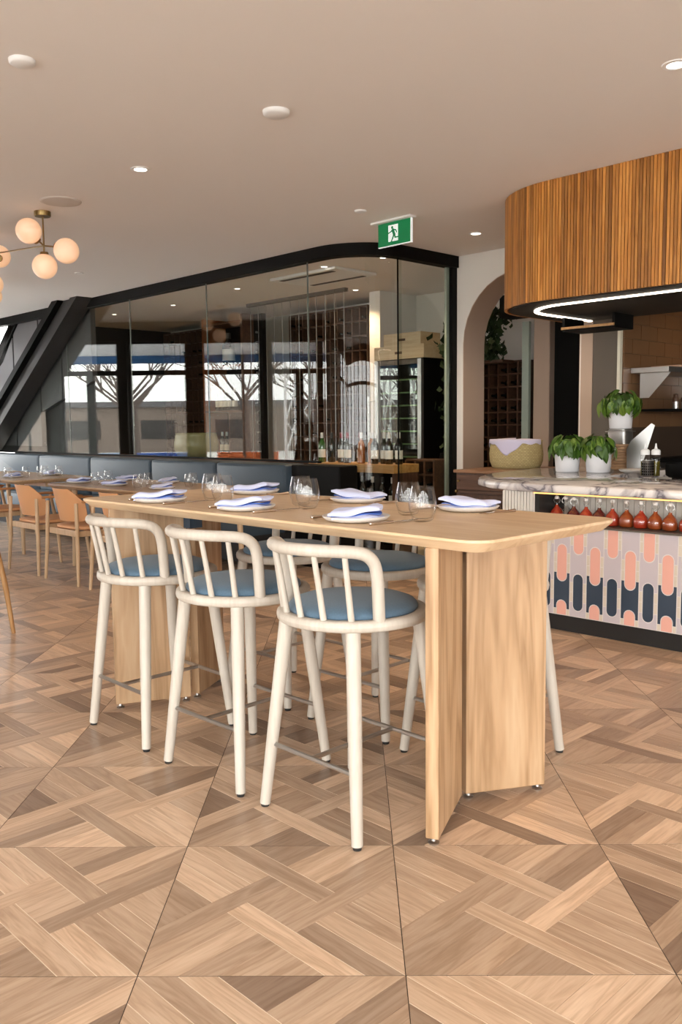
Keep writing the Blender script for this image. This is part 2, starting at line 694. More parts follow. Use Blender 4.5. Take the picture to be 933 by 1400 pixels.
for j in range(-5, 20):
    sm.box(-5.3, 5.5, GY + j * G - .0011, GY + j * G + .0011, -.0036, -.0006)
tag(sm.build('panel_seam', M['seam'], floor, smooth=0), kind='stuff')

# ---- ceiling
ce = MB()
ce.prism([(-5.75, YB - .15), (6.0, YB - .15), (6.0, 7.15), tuple(W(-12.4, 9.3).xy), tuple(W(-12.4, 5.5).xy), tuple(W(-13.3, 5.42).xy), (-5.75, 13.1)], CEIL, CEIL + .12)
struct(ce.build('ceiling', M['ceiling'], smooth=0))

# ---- window walls (the street side, seen as reflections)
WN = [1]


def window_wall(name, length, loc, rz, n, door, solid=()):
    """wall along local +x, opening bays between piers; inside is local +y"""
    wl = MB()
    bay = length / n
    wl.box(0, length, -.15, .1, 2.52, CEIL)
    wl.box(0, length, -.12, .1, 0, .10)
    for k in range(n + 1):
        w = .11 if k % 2 else .07
        wl.box(k * bay - w, k * bay + w, -.12, .12, .1, 2.52)
    root = struct(wl.build(name, M['frame'], None, loc, rz, smooth=0))
    for k in range(n):
        if k in solid:
            MB().box(k * bay + .07, (k + 1) * bay - .07, -.10, .09, .1, 2.52).build('light_block_panel', M['wall'], root, smooth=0)  # unseen bays closed off, added to keep daylight from the mid floor
            continue
        WN[0] += 1
        x0, x1 = k * bay + (.11 if k % 2 else .07), (k + 1) * bay - (.07 if k % 2 else .11)
        f = MB()
        t = .035
        f.box(x0, x0 + t, -.04, .04, .1, 2.52).box(x1 - t, x1, -.04, .04, .1, 2.52)
        f.box(x0, x1, -.04, .04, .1, .1 + t).box(x0, x1, -.04, .04, 2.52 - t, 2.52)
        o = struct(f.build('window_%d' % WN[0], M['frame'], None, loc, rz, smooth=0))
        MB().box(x0, x1, -.04, .04, 2.02, 2.09).build('transom', M['frame'], o, smooth=0)
        if k in door:
            xm = (x0 + x1) / 2
            MB().box(xm - .06, xm + .06, -.04, .04, .1, 2.02).build('door_stile', M['frame'], o, smooth=0)
        MB().box(x0 + t, x1 - t, -.004, .004, .1 + t, 2.48).build('pane', M['winpane'], o, smooth=0)


window_wall('wall_left', 13.1 - YB, (XW, 13.1, 0), -PI / 2, 14, (1, 4, 5, 8, 11), (6, 7, 8, 9))
window_wall('wall_rear', 11.4, (XW + .1, YB, 0), 0, 8, (2, 5))
struct(MB().box(XR, XR + .1, YB - .1, 7.1, 0, CEIL).build('wall_right', M['wall'], smooth=0))

# ---- wine room front: black head beam following the rounded corner, glass panes, slanted steel
BG, AG, RC = 5.35, -5.2, .5                  # front glass plane, return plane, corner radius


def corner_path(off, a0, b1, k=10):
    """path in (a, b): front line, rounded corner, return; off moves it outwards"""
    r = RC + off
    ca, cb = AG - RC, BG + RC
    pts = [(a0, BG - off)]
    for i in range(k + 1):
        t = -PI / 2 + PI / 2 * i / k
        pts.append((ca + r * math.cos(t), cb + r * math.sin(t)))
    pts.append((AG + off, b1))
    return pts


def ribbon(o0, o1, z0, z1, a0, b1):
    A, B = corner_path(o0, a0, b1), corner_path(o1, a0, b1)
    m = MB(AB0)
    m.loft([[(p[0], p[1], z0), (q[0], q[1], z0), (q[0], q[1], z1), (p[0], p[1], z1)] for p, q in zip(A, B)])
    return m


w1 = struct(ribbon(-.05, .05, CEIL - .105, CEIL, -13.3, 6.6).build('window_1', M['black']))
tag(w1, 'black steel head beam and curved glazing of the wine room')
MB(AB0).box(-13.2, -5.75, BG - .02, BG + .02, .905, .925).build('bottom_track', M['black'], w1, smooth=0)
MB(AB0).box(AG - .05, AG + .03, 6.53, 6.6, 0, CEIL - .1).build('end_post', M['black'], w1, smooth=0)
MB(AB0).box(AG - .03, AG - .005, 6.485, 6.525, .02, CEIL - .1).build('glass_edge', M['glassedge'], w1, smooth=0)
MB(AB0).prism([(-12.95, .92), (-10.46, .92), (-10.46, 2.33)], BG - .005, BG + .005, 'y').build('pane', M['pane'], w1, smooth=0)
for a0, a1 in ((-10.45, -8.915), (-8.905, -7.425), (-7.415, -5.885)):
    MB(AB0).box(a0, a1, BG - .005, BG + .005, .92, CEIL - .1).build('pane', M['pane'], w1, smooth=0)
for a1 in (-10.455, -8.91, -7.42, -5.88):
    MB(AB0).box(a1 - .0045, a1 + .0045, BG - .006, BG + .006, .92, CEIL - .1).build('silicone_joint', M['silicone'], w1, smooth=0)
cp = corner_path(0, -5.875, 5.795, 14)
m_ = MB(AB0)
m_.loft([[(p[0], p[1], .02), (p[0], p[1], CEIL - .1)] for p in cp], closed=False, caps=False)
o_ = m_.build('pane', M['pane'], w1, smooth=60)
MB(AB0).box(AG - .005, AG + .005, 5.805, 6.53, .02, CEIL - .1).build('pane', M['pane'], w1, smooth=0)
MB(AB0).box(AG - .006, AG + .006, 5.796, 5.804, .02, CEIL - .1).build('silicone_joint', M['black'], w1, smooth=0)

# slanted structural steel in the glazing plane
MS = MB(AB0)


def slant(a_top, a_bot, z_top, z_bot, w, b0, b1, mb):
    mb.prism([(a_top, z_top), (a_top + w, z_top), (a_bot + w, z_bot), (a_bot, z_bot)], b0, b1, 'y')


sl = MB(AB0)
slant(-10.28, -13.25, CEIL, .90, .16, 5.08, 5.34, sl)
slb = thing('slanted_column', 'black slanted steel column leaning across the left end of the glazing', 'column', W(-12, 5.2, 0), 0)
slb.location = (0, 0, 0)
sl.build('flange', M['black'], slb, smooth=0)
sl = MB(AB0)
slant(-10.12, -13.09, CEIL, .90, .30, 5.16, 5.30, sl)
sl.build('web', M['dark'], slb, smooth=0)
sl = MB(AB0)
slant(-9.84, -12.81, CEIL, .90, .17, 5.10, 5.34, sl)
sl.build('flange', M['dark'], slb, smooth=0)
# grey cladding left of it
tr = struct(MB(AB0).box(-13.3, -10.0, 5.46, 5.48, .9, 2.1).build('wall_side_panel', M['dark'], smooth=0))
for a0, a1, z1 in ((-13.3, -12.16, 2.36), (-12.12, -11.36, CEIL), (-11.32, -10.72, CEIL), (-10.68, -9.9, CEIL)):
    if a1 == -12.16:
        pl = [(a0, 1.0), (a1, 1.0), (a1, 2.52), (-12.5, 2.2), (a0, 1.8)]
    elif a0 == -12.12:
        pl = [(a0, 1.0), (a1, 1.0), (a1, CEIL), (-11.80, CEIL), (a0, 2.56)]
    else:
        pl = [(a0, 1.0 + (a0 + 13.2) * .25), (a1, 1.0 + (a1 + 13.2) * .25), (a1, z1), (a0, z1)]
    MB(AB0).prism(pl, 5.39, 5.455, 'y').build('cladding_panel', M['grey'], tr, smooth=0)
for k, d in enumerate((0, .22)):
    q = MB(AB0)
    slant(-11.86 - d, -13.3 - d, CEIL, 1.72, .05, 5.37, 5.46, q)
    q.build('mullion', M['black'], tr, smooth=0)

# ---- wine room shell
struct(MB(AB0).box(-12.4, -3.5, 8.2, 8.3, 0, CEIL).build('wall_wine_room', M['wall'], smooth=0))
struct(MB(AB0).box(-12.5, -12.4, 5.5, 8.3, 0, CEIL).build('wall_wine_side', M['dark'], smooth=0))

# ---- arch wall
ar = [(-5.2, 0), (-5.1, 0)]
for k in range(17):
    t = PI - PI * k / 16
    ar.append((-4.485 + .615 * math.cos(t), 1.985 + .615 * math.sin(t)))
ar += [(-3.87, 0), (-3.86, 0), (-3.86, CEIL), (-5.2, CEIL)]
struct(MB(AB0).box(-3.86, -3.752, 6.6, 6.92, 0, CEIL).build('wall_pier_shaded', M['beige'], smooth=0))  # pier coloured beige in place of shade from the hood
struct(MB(AB0).prism(ar, 6.6, 6.92, 'y').build('wall_arch', M['wall'], smooth=50))
# lining of the arch in beige plaster
A1 = [(-5.1, 0)] + ar[2:19] + [(-3.87, 0)]
lin = MB(AB0)
loops = []
for (x, z) in A1:
    dx, dz = (-4.485 - x, max(0, 1.985 - z) * 0 + (1.985 - z if z > 1.985 else 0))
    l = math.hypot(dx, dz) or 1
    loops.append([(x, 6.603, z), (x + dx / l * .006, 6.603, z + dz / l * .006), (x + dx / l * .006, 6.925, z + dz / l * .006), (x, 6.925, z)])
lin.loft(loops)
struct(lin.build('trim_2', M['beige'], smooth=50))
# beyond the arch
struct(MB(AB0).box(-5.02, -4.83, 7.66, 7.9, 0, CEIL).build('wall_pier', M['beige'], smooth=0, bevel=.01))
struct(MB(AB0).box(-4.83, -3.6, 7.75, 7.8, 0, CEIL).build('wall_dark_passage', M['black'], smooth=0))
struct(MB(AB0).box(-5.15, -3.75, 7.25, 7.45, 2.28, 2.50).build('trim_3', M['black'], smooth=0))
MBo = MB(AB0).box(-5.13, -5.05, 7.62, 7.66, 0, 2.27)
struct(MBo.build('trim_4', M['glassedge'], smooth=0))
# kitchen side wall with glazed tiles, end panel, back wall
pk = struct(MB(AB0).box(-3.75, -3.52, 6.6, 6.9, 0, CEIL).build('wall_kitchen_end', M['steel_dull'], smooth=0, bevel=.003))
struct(MB(AB0).box(-3.52, -3.495, 6.58, 6.62, .88, 2.05).build('trim_5', plain('cream_trim', (.72, .68, .55), .4), smooth=0))
ks = struct(MB(AB0).box(-3.6, -3.5, 6.62, 9.2, 0, CEIL).build('wall_kitchen_side', M['seam'], smooth=0))
tme = {}
for r_ in range(13):
    z0 = 1.2 + r_ * .121
    for c_ in range(9):
        b0 = 6.63 + (c_ - (r_ % 2) * .5) * .29
        b1 = b0 + .286
        b0 = max(b0, 6.625)
        if b1 - b0 < .05 or z0 + .118 > CEIL:
            continue
        key = round(b1 - b0, 3)
        if key not in tme:
            tme[key] = MB().box(0, .012, -key / 2, key / 2, 0, .117).mesh('tile', M['t_brown'], 0)
        o = bpy.data.objects.new('tile', tme[key])
        col.objects.link(o)
        o.parent = ks
        o.location = W(-3.5, (b0 + b1) / 2, z0)
        o.rotation_euler = (0, 0, BR)
struct(MB(AB0).box(-3.6, .8, 9.1, 9.2, 0, CEIL).build('wall_kitchen', M['dark'], smooth=0))


# ================================================================ MAIN TABLE
ZT = .935
TA0, TA1, TB0, TB1 = -3.63, -1.385, 1.875, 2.64
tc_a, tc_b = (TA0 + TA1) / 2, (TB0 + TB1) / 2
tab = thing('high_table', 'long pale oak counter-height table set for six on chevron panel legs', 'table', W(tc_a, tc_b), BR)
hx, hy = (TA1 - TA0) / 2, (TB1 - TB0) / 2
lp = []
for ins, z in ((.034, .897), (.004, .922), (0, .927), (0, ZT - .002), (.002, ZT)):
    lp.append([(x, y, z) for x, y in rrect(-hx + ins, hx - ins, -hy + ins, hy - ins, .075 - ins, 8)])
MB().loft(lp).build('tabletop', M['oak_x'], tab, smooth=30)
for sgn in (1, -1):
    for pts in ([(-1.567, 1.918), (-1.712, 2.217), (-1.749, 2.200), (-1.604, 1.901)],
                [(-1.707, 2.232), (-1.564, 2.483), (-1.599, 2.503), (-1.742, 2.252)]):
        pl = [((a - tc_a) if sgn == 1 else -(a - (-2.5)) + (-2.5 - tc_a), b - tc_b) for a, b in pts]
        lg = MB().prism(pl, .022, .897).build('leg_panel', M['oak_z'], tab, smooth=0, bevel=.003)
        lg['label'] = 'thick oak leg panel with visible grain'
        for i0, i1 in ((0, 3), (1, 2)):
            x = (pl[i0][0] + pl[i1][0]) / 2
            y = (pl[i0][1] + pl[i1][1]) / 2
            cx, cy = sum(p[0] for p in pl) / 4, sum(p[1] for p in pl) / 4
            x, y = x + (cx - x) * .12, y + (cy - y) * .12
            MB().lathe([(0, 0), (.016, 0), (.018, .006), (.008, .01), (.006, .024), (0, .024)], 14, (x, y, 0)).build('levelling_foot', M['steel'], lg)
    ax = (-1.79 if sgn == 1 else -3.235) - tc_a
    MB().box(ax - .03, ax + .03, 2.19 - tc_b, 2.255 - tc_b, .80, .897).build('steel_bracket', plain('blue_steel', (.05, .08, .12), .4, .5), tab, smooth=0)

# ================================================================ BAR STOOLS
def make_stool():
    root = empty('bar_stool', (0, 0, 0))
    tag(root, 'stool', 'stool', 'pale ash bar stools around the high table')
    z0, z1 = .636, .672
    Rr = .224
    prof = []
    for k in range(15):
        t = 2 * PI * k / 14
        prof.append((Rr + .021 * math.copysign(abs(math.cos(t)) ** .7, math.cos(t)), (z0 + z1) / 2 + .018 * math.copysign(abs(math.sin(t)) ** .7, math.sin(t))))
    MB().lathe(prof, 44).build('seat_ring', M['ash'], root, smooth=60)
    MB().lathe([(0, .642), (.206, .642), (.206, .664), (0, .664)], 40).build('seat_pan', M['ash'], root)
    cu = MB()
    cu.lathe([(0, .662), (.200, .662), (.208, .672), (.207, .682), (.198, .692), (.17, .702), (.12, .708), (.06, .711), (0, .712)], 44)
    for i, p in enumerate(cu.v):
        if p.y > 0:
            p.y *= 1.02
    cu.build('cushion', M['fabric'], root, smooth=60)
    # hoop back
    path = []
    for t, z in ((66, .655), (66, .71), (66, .77), (65.5, .815), (63.5, .848), (58.5, .870), (51, .880), (40, .884), (26, .886), (12, .887), (0, .887)):
        k = (z - .655) / (.887 - .655)
        rx, ry = .222 + .008 * k, .222 + .047 * k
        path.append((rx * math.sin(math.radians(t)), -ry * math.cos(math.radians(t)), z))
    path = path + [(-x, y, z) for x, y, z in path[-2::-1]]
    pp = smoothpath(path, 3)
    MB().tube(pp, .0192, 12).build('back_hoop', M['ash'], root, smooth=60)
    for t in (-44, -22, 0, 22, 44):
        s, c = math.sin(math.radians(t)), math.cos(math.radians(t))
        MB().tube([(.222 * s, -.222 * c, .665), (.225 * s, -.243 * c, .77), (.229 * s, -.266 * c, .875)], [.0105, .0095, .009], 9).build('spindle', M['ash'], root, smooth=60)
    ft = {}
    for sx in (-1, 1):
        for sy in (-1, 1):
            top, foot = Vector((sx * .150, sy * .150, .645)), Vector((sx * .214, sy * .205, .010))
            lg = MB().tube([top, top.lerp(foot, .5), foot], [.0235, .0215, .0175], 14).build('leg', M['ash'], root, smooth=60)
            MB().cyl((foot.x, foot.y, 0), (foot.x, foot.y, .011), .013, .015, 12).build('foot_glide', M['rubber'], lg)
            ft[sx, sy] = top.lerp(foot, (.645 - .215) / .635)
    for sy in (-1, 1):
        MB().cyl(ft[-1, sy], ft[1, sy], .0078, n=10).build('footrest_rod', M['steel'], root)
    MB().cyl((0, ft[1, -1].y, .215), (0, ft[1, 1].y, .215), .0078, n=10).build('footrest_rod', M['steel'], root)
    return root


st0 = make_stool()
stools = [(-1.945, 1.945, 0, 'pale stool with blue-grey seat nearest the camera, beside the right table leg'),
          (-2.495, 1.93, .02, 'pale wooden stool with blue-grey seat in the middle of the near side'),
          (-3.075, 1.935, -.02, 'pale wooden stool with blue-grey seat farthest left on the near side'),
          (-3.05, 2.63, PI, 'pale wooden stool on the far side of the table at its left end'),
          (-2.47, 2.63, PI + .02, 'pale wooden stool on the far side of the table, the middle one'),
          (-1.93, 2.62, PI, 'pale wooden stool on the far side, half hidden behind the right table leg')]
for i, (a, b, t, l) in enumerate(stools):
    if i == 0:
        st0.location = W(a, b)
        st0.rotation_euler = (0, 0, BR + t)
        st0['label'] = l
    else:
        inst(st0, W(a, b), BR + t, l)

# ================================================================ PLACE SETTINGS
def make_plate(r=.112, h=.02):
    return MB().lathe([(0, 0), (r * .62, 0), (r * .9, h * .35), (r, h * .85), (r, h), (r * .97, h), (r * .85, h * .55), (r * .6, h * .30), (0, h * .28)], 40).mesh('dinner_plate', M['plate'], 50)


def make_napkin(seed):
    """folded linen: stacked soft layers with a turned-over flap, the blue fold shadow as a coloured layer between them"""
    r = random.Random(seed)
    root = empty('folded_napkin', (0, 0, 0))
    n, m = 12, 9
    def layer(L_, Wd, z, th, lift, skew, name, mat):
        top, bot = [], []
        for i in range(n + 1):
            for j in range(m + 1):
                u, v = i / n - .5, j / m - .5
                x = u * L_ + skew * v + .004 * math.sin(7 * v + seed)
                y = v * Wd * (1 - .18 * u) + .006 * math.sin(5 * u + seed)
                e = min(1, (.5 - abs(u)) * 7, ) * min(1, (.5 - abs(v)) * 6)
                zz = z + lift * max(0, u + .1) ** 1.2 + .003 * math.sin(9 * u + 5 * v + seed)
                top.append((x, y, zz + th * (.35 + .65 * math.sqrt(max(e, 0)))))
                bot.append((x, y, zz - .001))
        mb = MB()
        N_ = (n + 1) * (m + 1)
        fs = []
        idx = lambda i, j: i * (m + 1) + j
        for i in range(n):
            for j in range(m):
                fs.append((idx(i, j), idx(i + 1, j), idx(i + 1, j + 1), idx(i, j + 1)))
                fs.append((N_ + idx(i, j), N_ + idx(i, j + 1), N_ + idx(i + 1, j + 1), N_ + idx(i + 1, j)))
        for i in range(n):
            fs.append((idx(i, 0), N_ + idx(i, 0), N_ + idx(i + 1, 0), idx(i + 1, 0)))
            fs.append((idx(i, m), idx(i + 1, m), N_ + idx(i + 1, m), N_ + idx(i, m)))
        for j in range(m):
            fs.append((idx(0, j), idx(0, j + 1), N_ + idx(0, j + 1), N_ + idx(0, j)))
            fs.append((idx(n, j), N_ + idx(n, j), N_ + idx(n, j + 1), idx(n, j + 1)))
        mb.add(top + bot, fs)
        mb.build(name, mat, root, smooth=60)
    layer(.180, .110, .0, .010, 0, .01, 'lower_fold', M['napkin'])
    layer(.168, .086, .009, .003, .010, .02, 'blue_fold_shade', M['napshade'])  # thin blue layer standing in for shade under the upper fold
    layer(.176, .092, .011, .019, .032, .035, 'upper_fold', M['napkin'])
    return root


def make_knife():
    r = empty('table_knife', (0, 0, 0))
    MB().tube([(0, -.10, .006), (0, -.097, .006), (0, -.085, .006), (0, -.04, .0055), (0, .0, .005)], [.003, .0068, .0062, .0050, .0045], 10).build('handle', M['knife'], r)
    MB().prism([(-.006, 0), (.006, 0), (.0085, .06), (.006, .10), (-.002, .115), (-.006, .09)], .004, .0058).build('blade', M['knife'], r, smooth=0)
    return r


def make_fork():
    r = empty('table_fork', (0, 0, 0))
    MB().tube([(0, -.10, .006), (0, -.097, .006), (0, -.085, .006), (0, -.03, .006), (0, .03, .010)], [.003, .0068, .0058, .0040, .0035], 10).build('handle', M['knife'], r)
    MB().prism([(-.003, .028), (.003, .028), (.011, .045), (.011, .06), (-.011, .06), (-.011, .045)], .008, .0105).build('fork_head', M['knife'], r, smooth=0)
    for k in range(4):
        x = -.0092 + k * .0061
        MB().tube([(x, .058, .0092), (x, .08, .008), (x, .10, .010)], [.0016, .0014, .001], 6).build('tine', M['knife'], r)
    return r


def make_glass(h=.115, r=.046):
    out = [(0, .0), (r * .55, 0), (r * .74, .006), (r * .95, h * .32), (r, h * .48), (r * .93, h * .72), (r * .78, h)]
    inn = [(r * .76, h), (r * .91, h * .72), (r * .975, h * .48), (r * .92, h * .32), (r * .70, .014), (r * .45, .009), (0, .009)]
    return MB().lathe(out + inn, 36).mesh('stemless_glass', M['glass'], 60)


PLATE, GLASS = make_plate(), make_glass()
NAP = [make_napkin(k) for k in range(3)]
KNIFE, FORK = make_knife(), make_fork()


def simple(name, me, loc, rz, label, cat, group=None):
    o = bpy.data.objects.new(name, me)
    col.objects.link(o)
    o.location = loc
    o.rotation_euler = (0, 0, rz)
    return tag(o, label, cat, group)


USED = {}


def place(proto, loc, rz, label, cat, group=None):
    """first use moves the proto, later uses copy it"""
    if proto.name not in USED:
        USED[proto.name] = 1
        proto.location = loc
        proto.rotation_euler = (0, 0, rz)
        return tag(proto, label, cat, group)
    o = inst(proto, loc, rz, label, group)
    o['category'] = cat
    return o


spots = [(-3.15, 2.005, 'left end of the near side', 1), (-2.585, 2.02, 'middle of the near side', 1), (-2.0, 2.02, 'right end of the near side', 1),
         (-3.17, 2.535, 'left end of the far side', -1), (-2.49, 2.525, 'middle of the far side', -1), (-1.925, 2.525, 'right end of the far side', -1)]
for i, (a, b, wh, sg) in enumerate(spots):
    simple('dinner_plate', PLATE, W(a, b, ZT), 0, 'off-white plate at the ' + wh + ' of the high table', 'plate', 'plates on the high table')
    place(NAP[i % 3], W(a, b, ZT + .012), BR + (.62, .75, 1.05, .55, .35, .45)[i] + (PI if sg < 0 and i != 3 else 0), 'lavender napkin at the ' + wh + ' of the high table', 'napkin', 'napkins on the high table')
    place(KNIFE, W(a + sg * .137, b + sg * .03, ZT), BR + (0 if sg > 0 else PI) - .1, 'table knife at the ' + wh + ' of the high table', 'knife', 'knives on the high table')
    place(FORK, W(a - sg * .155, b + (.04 if sg > 0 else -.03), ZT), BR + (0 if sg > 0 else PI), 'table fork at the ' + wh + ' of the high table', 'fork', 'forks on the high table')
gl = [(-2.883, 2.135, 'front glass of the left pair'), (-3.03, 2.19, 'rear glass of the left pair'), (-2.44, 2.204, 'front glass of the middle pair'), (-2.57, 2.285, 'rear glass of the middle pair'),
      (-1.829, 2.155, 'front glass of the right pair'), (-2.0, 2.28, 'rear glass of the right pair')]
for a, b, l in gl:
    simple('stemless_glass', GLASS, W(a, b, ZT), 0, 'clear stemless wine glass, ' + l + ' on the high table', 'glass', 'glasses on the high table')

# ================================================================ DINING CHAIRS AND TABLES
def make_chair(wm, name='dining_armchair'):
    root = empty(name, (0, 0, 0))
    tag(root, 'chair', 'chair')
    # wrapped back panel (behind = -y)
    rad = .30
    def arc(s, z, off=0.):
        t = s / rad
        lean = -(z - .5) * .22
        return ((rad + off) * math.sin(t), -.20 + rad - (rad + off) * math.cos(t) + lean, z)
    outl = []
    half = [(0, .500), (.10, .500), (.185, .503), (.225, .515), (.245, .545), (.25, .60), (.25, .652), (.235, .672), (.195, .715), (.155, .758), (.135, .768), (.06, .772), (0, .772)]
    outl = half + [(-s, z) for s, z in half[-2:0:-1]]
    # grid strip between left and right outline for curvature
    zs = [.500, .515, .545, .60, .652, .69, .73, .765]
    wd = [.19, .228, .246, .25, .25, .215, .178, .135]
    loops_o, loops_i = [], []
    K = 14
    mb = MB()
    vs, fs = [], []
    for z, w_ in zip(zs, wd):
        for k in range(K + 1):
            vs.append(arc(-w_ + 2 * w_ * k / K, z, .006))
    n1 = len(vs)
    for z, w_ in zip(zs, wd):
        for k in range(K + 1):
            vs.append(arc(-w_ + 2 * w_ * k / K, z, -.006))
    rw = K + 1
    for i in range(len(zs) - 1):
        for k in range(K):
            p = i * rw + k
            fs.append((p, p + 1, p + rw + 1, p + rw))
            fs.append((n1 + p, n1 + p + rw, n1 + p + rw + 1, n1 + p + 1))
    for k in range(K):
        fs.append((k, n1 + k, n1 + k + 1, k + 1))
        p = (len(zs) - 1) * rw + k
        fs.append((p, p + 1, n1 + p + 1, n1 + p))
    for i in range(len(zs) - 1):
        p = i * rw
        fs.append((p, p + rw, n1 + p + rw, n1 + p))
        p = i * rw + K
        fs.append((p, n1 + p, n1 + p + rw, p + rw))
    mb.add(vs, fs).build('backrest', M['peach'], root, smooth=50)
    # seat shell
    sv = [[(x * k, y * k + .03 * (1 - k), z) for x, y in rrect(-.235, .235, -.20, .25, .12, 6)] for k, z in ((.9, .430), (1, .442), (1, .458), (.93, .466), (.6, .458), (.2, .452))]
    MB().loft(sv).build('seat', M['peach'], root, smooth=60)
    fr = MB()
    fr.box(-.235, .235, -.225, -.195, .385, .435).box(-.235, .235, .20, .23, .385, .435)
    fr.build('seat_rail', wm, root, smooth=0, bevel=.006)
    for sx in (-1, 1):
        MB().box(sx * .222 - .013, sx * .222 + .013, -.21, .215, .385, .43).build('side_rail', wm, root, smooth=0, bevel=.005)
        MB().tube([(sx * .283, -.250, 0), (sx * .262, -.232, .30), (sx * .243, -.222, .655)], [.0125, .017, .0145], 10).build('leg', wm, root, smooth=60)
        MB().tube([(sx * .283, .250, 0), (sx * .262, .222, .30), (sx * .258, .16, .645)], [.0125, .017, .0145], 10).build('leg', wm, root, smooth=60)
        ap = [arc(sx * .235, .66, .004), arc(sx * .262, .662, .004), (sx * .262, -.02, .662), (sx * .266, .10, .66), (sx * .262, .19, .656)]
        MB().tube(smoothpath(ap, 4), [.016] + [.020] * 15 + [.017], 10, flat=.55).build('armrest', M['arm'], root, smooth=60)
    return root


ch0 = make_chair(M['chairwood'])
tag(ch0, None, 'chair', 'peach dining armchairs')
chairs = [(-6.572, 3.48, 0, 'peach armchair at the long dining table, right one of two in full view'),
          (-7.283, 3.48, .02, 'peach armchair at the dining tables, left one of two in full view'),
          (-5.815, 3.48, 0, 'peach leather armchair mostly hidden behind the leftmost bar stool'),
          (-8.63, 3.62, .10, 'peach leather armchair cut off by the left edge of the photo')]
for i, (a, b, t, l) in enumerate(chairs):
    if i == 0:
        ch0.location, ch0.rotation_euler = W(a, b), (0, 0, BR + t)
        ch0['label'] = l
    else:
        inst(ch0, W(a, b), BR + t, l)
cE = make_chair(M['chairdark'])
cE.location, cE.rotation_euler = W(-5.42, 1.94), (0, 0, BR + .05)
tag(cE, 'amber oak armchair at the left edge with one leg in view on the floor', 'chair')


def dining_table(a0, a1, b0, b1, label):
    root = thing('dining_table', label, 'table', W((a0 + a1) / 2, (b0 + b1) / 2), BR, 'oak dining tables by the banquette')
    x, y = (a1 - a0) / 2, (b1 - b0) / 2
    MB().loft([[(p, q, z) for p, q in rrect(-x + i_, x - i_, -y + i_, y - i_, .06 - i_, 5)] for i_, z in ((.03, .712), (.004, .733), (0, .738), (0, .748), (.002, .75))]).build('tabletop', M['tabletop2'], root, smooth=30)
    for sx in (-1, 1):
        for sy in (-1, 1):
            MB().tube([(sx * (x - .22), sy * (y - .14), 0), (sx * (x - .24), sy * (y - .16), .71)], [.018, .026], 10).build('leg', M['chairwood'], root)
    MB().box(-x + .2, x - .2, -.02, .02, .66, .713).build('apron', M['chairwood'], root, smooth=0)
    return root


dining_table(-7.50, -5.35, 3.57, 4.45, 'long oak dining table in front of the blue banquette, behind the high table')
dining_table(-10.1, -8.12, 3.57, 4.40, 'oak dining table at the left edge in front of the blue banquette')
PL2 = make_plate(.105, .018)
dpl = [(-7.30, 3.80, 'left near place of the long dining table'), (-6.70, 3.82, 'second near place of the long dining table'), (-7.28, 4.28, 'left far place of the long dining table'),
       (-6.00, 3.84, 'right near place of the long dining table'), (-6.62, 4.30, 'right far place of the long dining table'), (-8.66, 3.78, 'near place of the left dining table'), (-8.75, 4.22, 'far place of the left dining table')]
for i, (a, b, l) in enumerate(dpl):
    simple('dinner_plate', PL2, W(a, b, .75), 0, 'off-white plate at the ' + l, 'plate', 'plates on the dining tables')
    place(NAP[i % 3], W(a, b, .761), BR + .4 + .3 * i, 'lavender napkin at the ' + l, 'napkin', 'napkins on the dining tables')
GL2 = make_glass(.11, .04)
dgl = [(-6.88, 3.73, 'first of three between the near plates'), (-6.98, 3.85, 'second of three between the near plates'), (-7.08, 3.97, 'third of three between the near plates'),
       (-6.22, 3.75, 'first of three near the right plates'), (-6.33, 3.87, 'second of three near the right plates'), (-6.44, 3.99, 'third of three near the right plates'),
       (-6.0, 4.10, 'left of the pair beside the high table'), (-6.11, 4.22, 'right of the pair beside the high table'),
       (-8.5, 3.66, 'nearest on the left table'), (-8.62, 3.9, 'second on the left table'), (-8.5, 4.0, 'third on the left table'), (-8.62, 4.1, 'fourth on the left table'), (-8.50, 4.2, 'farthest on the left table')]
for a, b, l in dgl:
    simple('stemless_glass', GL2, W(a, b, .75), 0, 'clear tumbler on the dining tables, ' + l, 'glass', 'glasses on the dining tables')

# ================================================================ BANQUETTE
bq = thing('banquette', 'blue-grey leather banquette running along the foot of the wine room glass', 'banquette', W(-9.5, 4.9), BR)
T_ = Matrix.Translation((9.5, -4.9, 0))
MB(T_).box(-13.2, -5.86, 4.62, 5.30, .06, .30).build('base', M['dark'], bq, smooth=0)
MB(T_).box(-13.2, -5.86, 5.28, 5.32, .30, .88).build('back_frame', M['dark'], bq, smooth=0)
sea = [-13.2, -12.08, -10.745, -9.404, -8.077, -6.907, -5.86]
for s0, s1 in zip(sea, sea[1:]):
    lp = []
    for i_, b in ((.03, 5.03), (.010, 5.045), (.002, 5.08), (.002, 5.27)):
        lp.append([(x, b, z) for x, z in rrect(s0 + i_, s1 - i_, .44 + i_, .905 - i_, .03, 4)])
    MB(T_).loft(lp[::-1]).build('back_cushion', M['leather'], bq, smooth=40)
    MB(T_).loft([[(x, y, z) for x, y in rrect(s0 + .002 + i_, s1 - .002 - i_, 4.52 + i_, 5.04 - i_, .04, 4)] for i_, z in ((0, .30), (0, .43), (.012, .455), (.04, .465))]).build('seat_cushion', M['leather'], bq, smooth=40)
pl_ = MB().box(-.31, .31, -.11, .11, 0, .90).build('low_cabinet', M['black'], None, W(-5.54, 5.20), BR, smooth=0, bevel=.012)
tag(pl_, 'dark low cabinet wrapping the glass corner at the end of the banquette', 'cabinet')

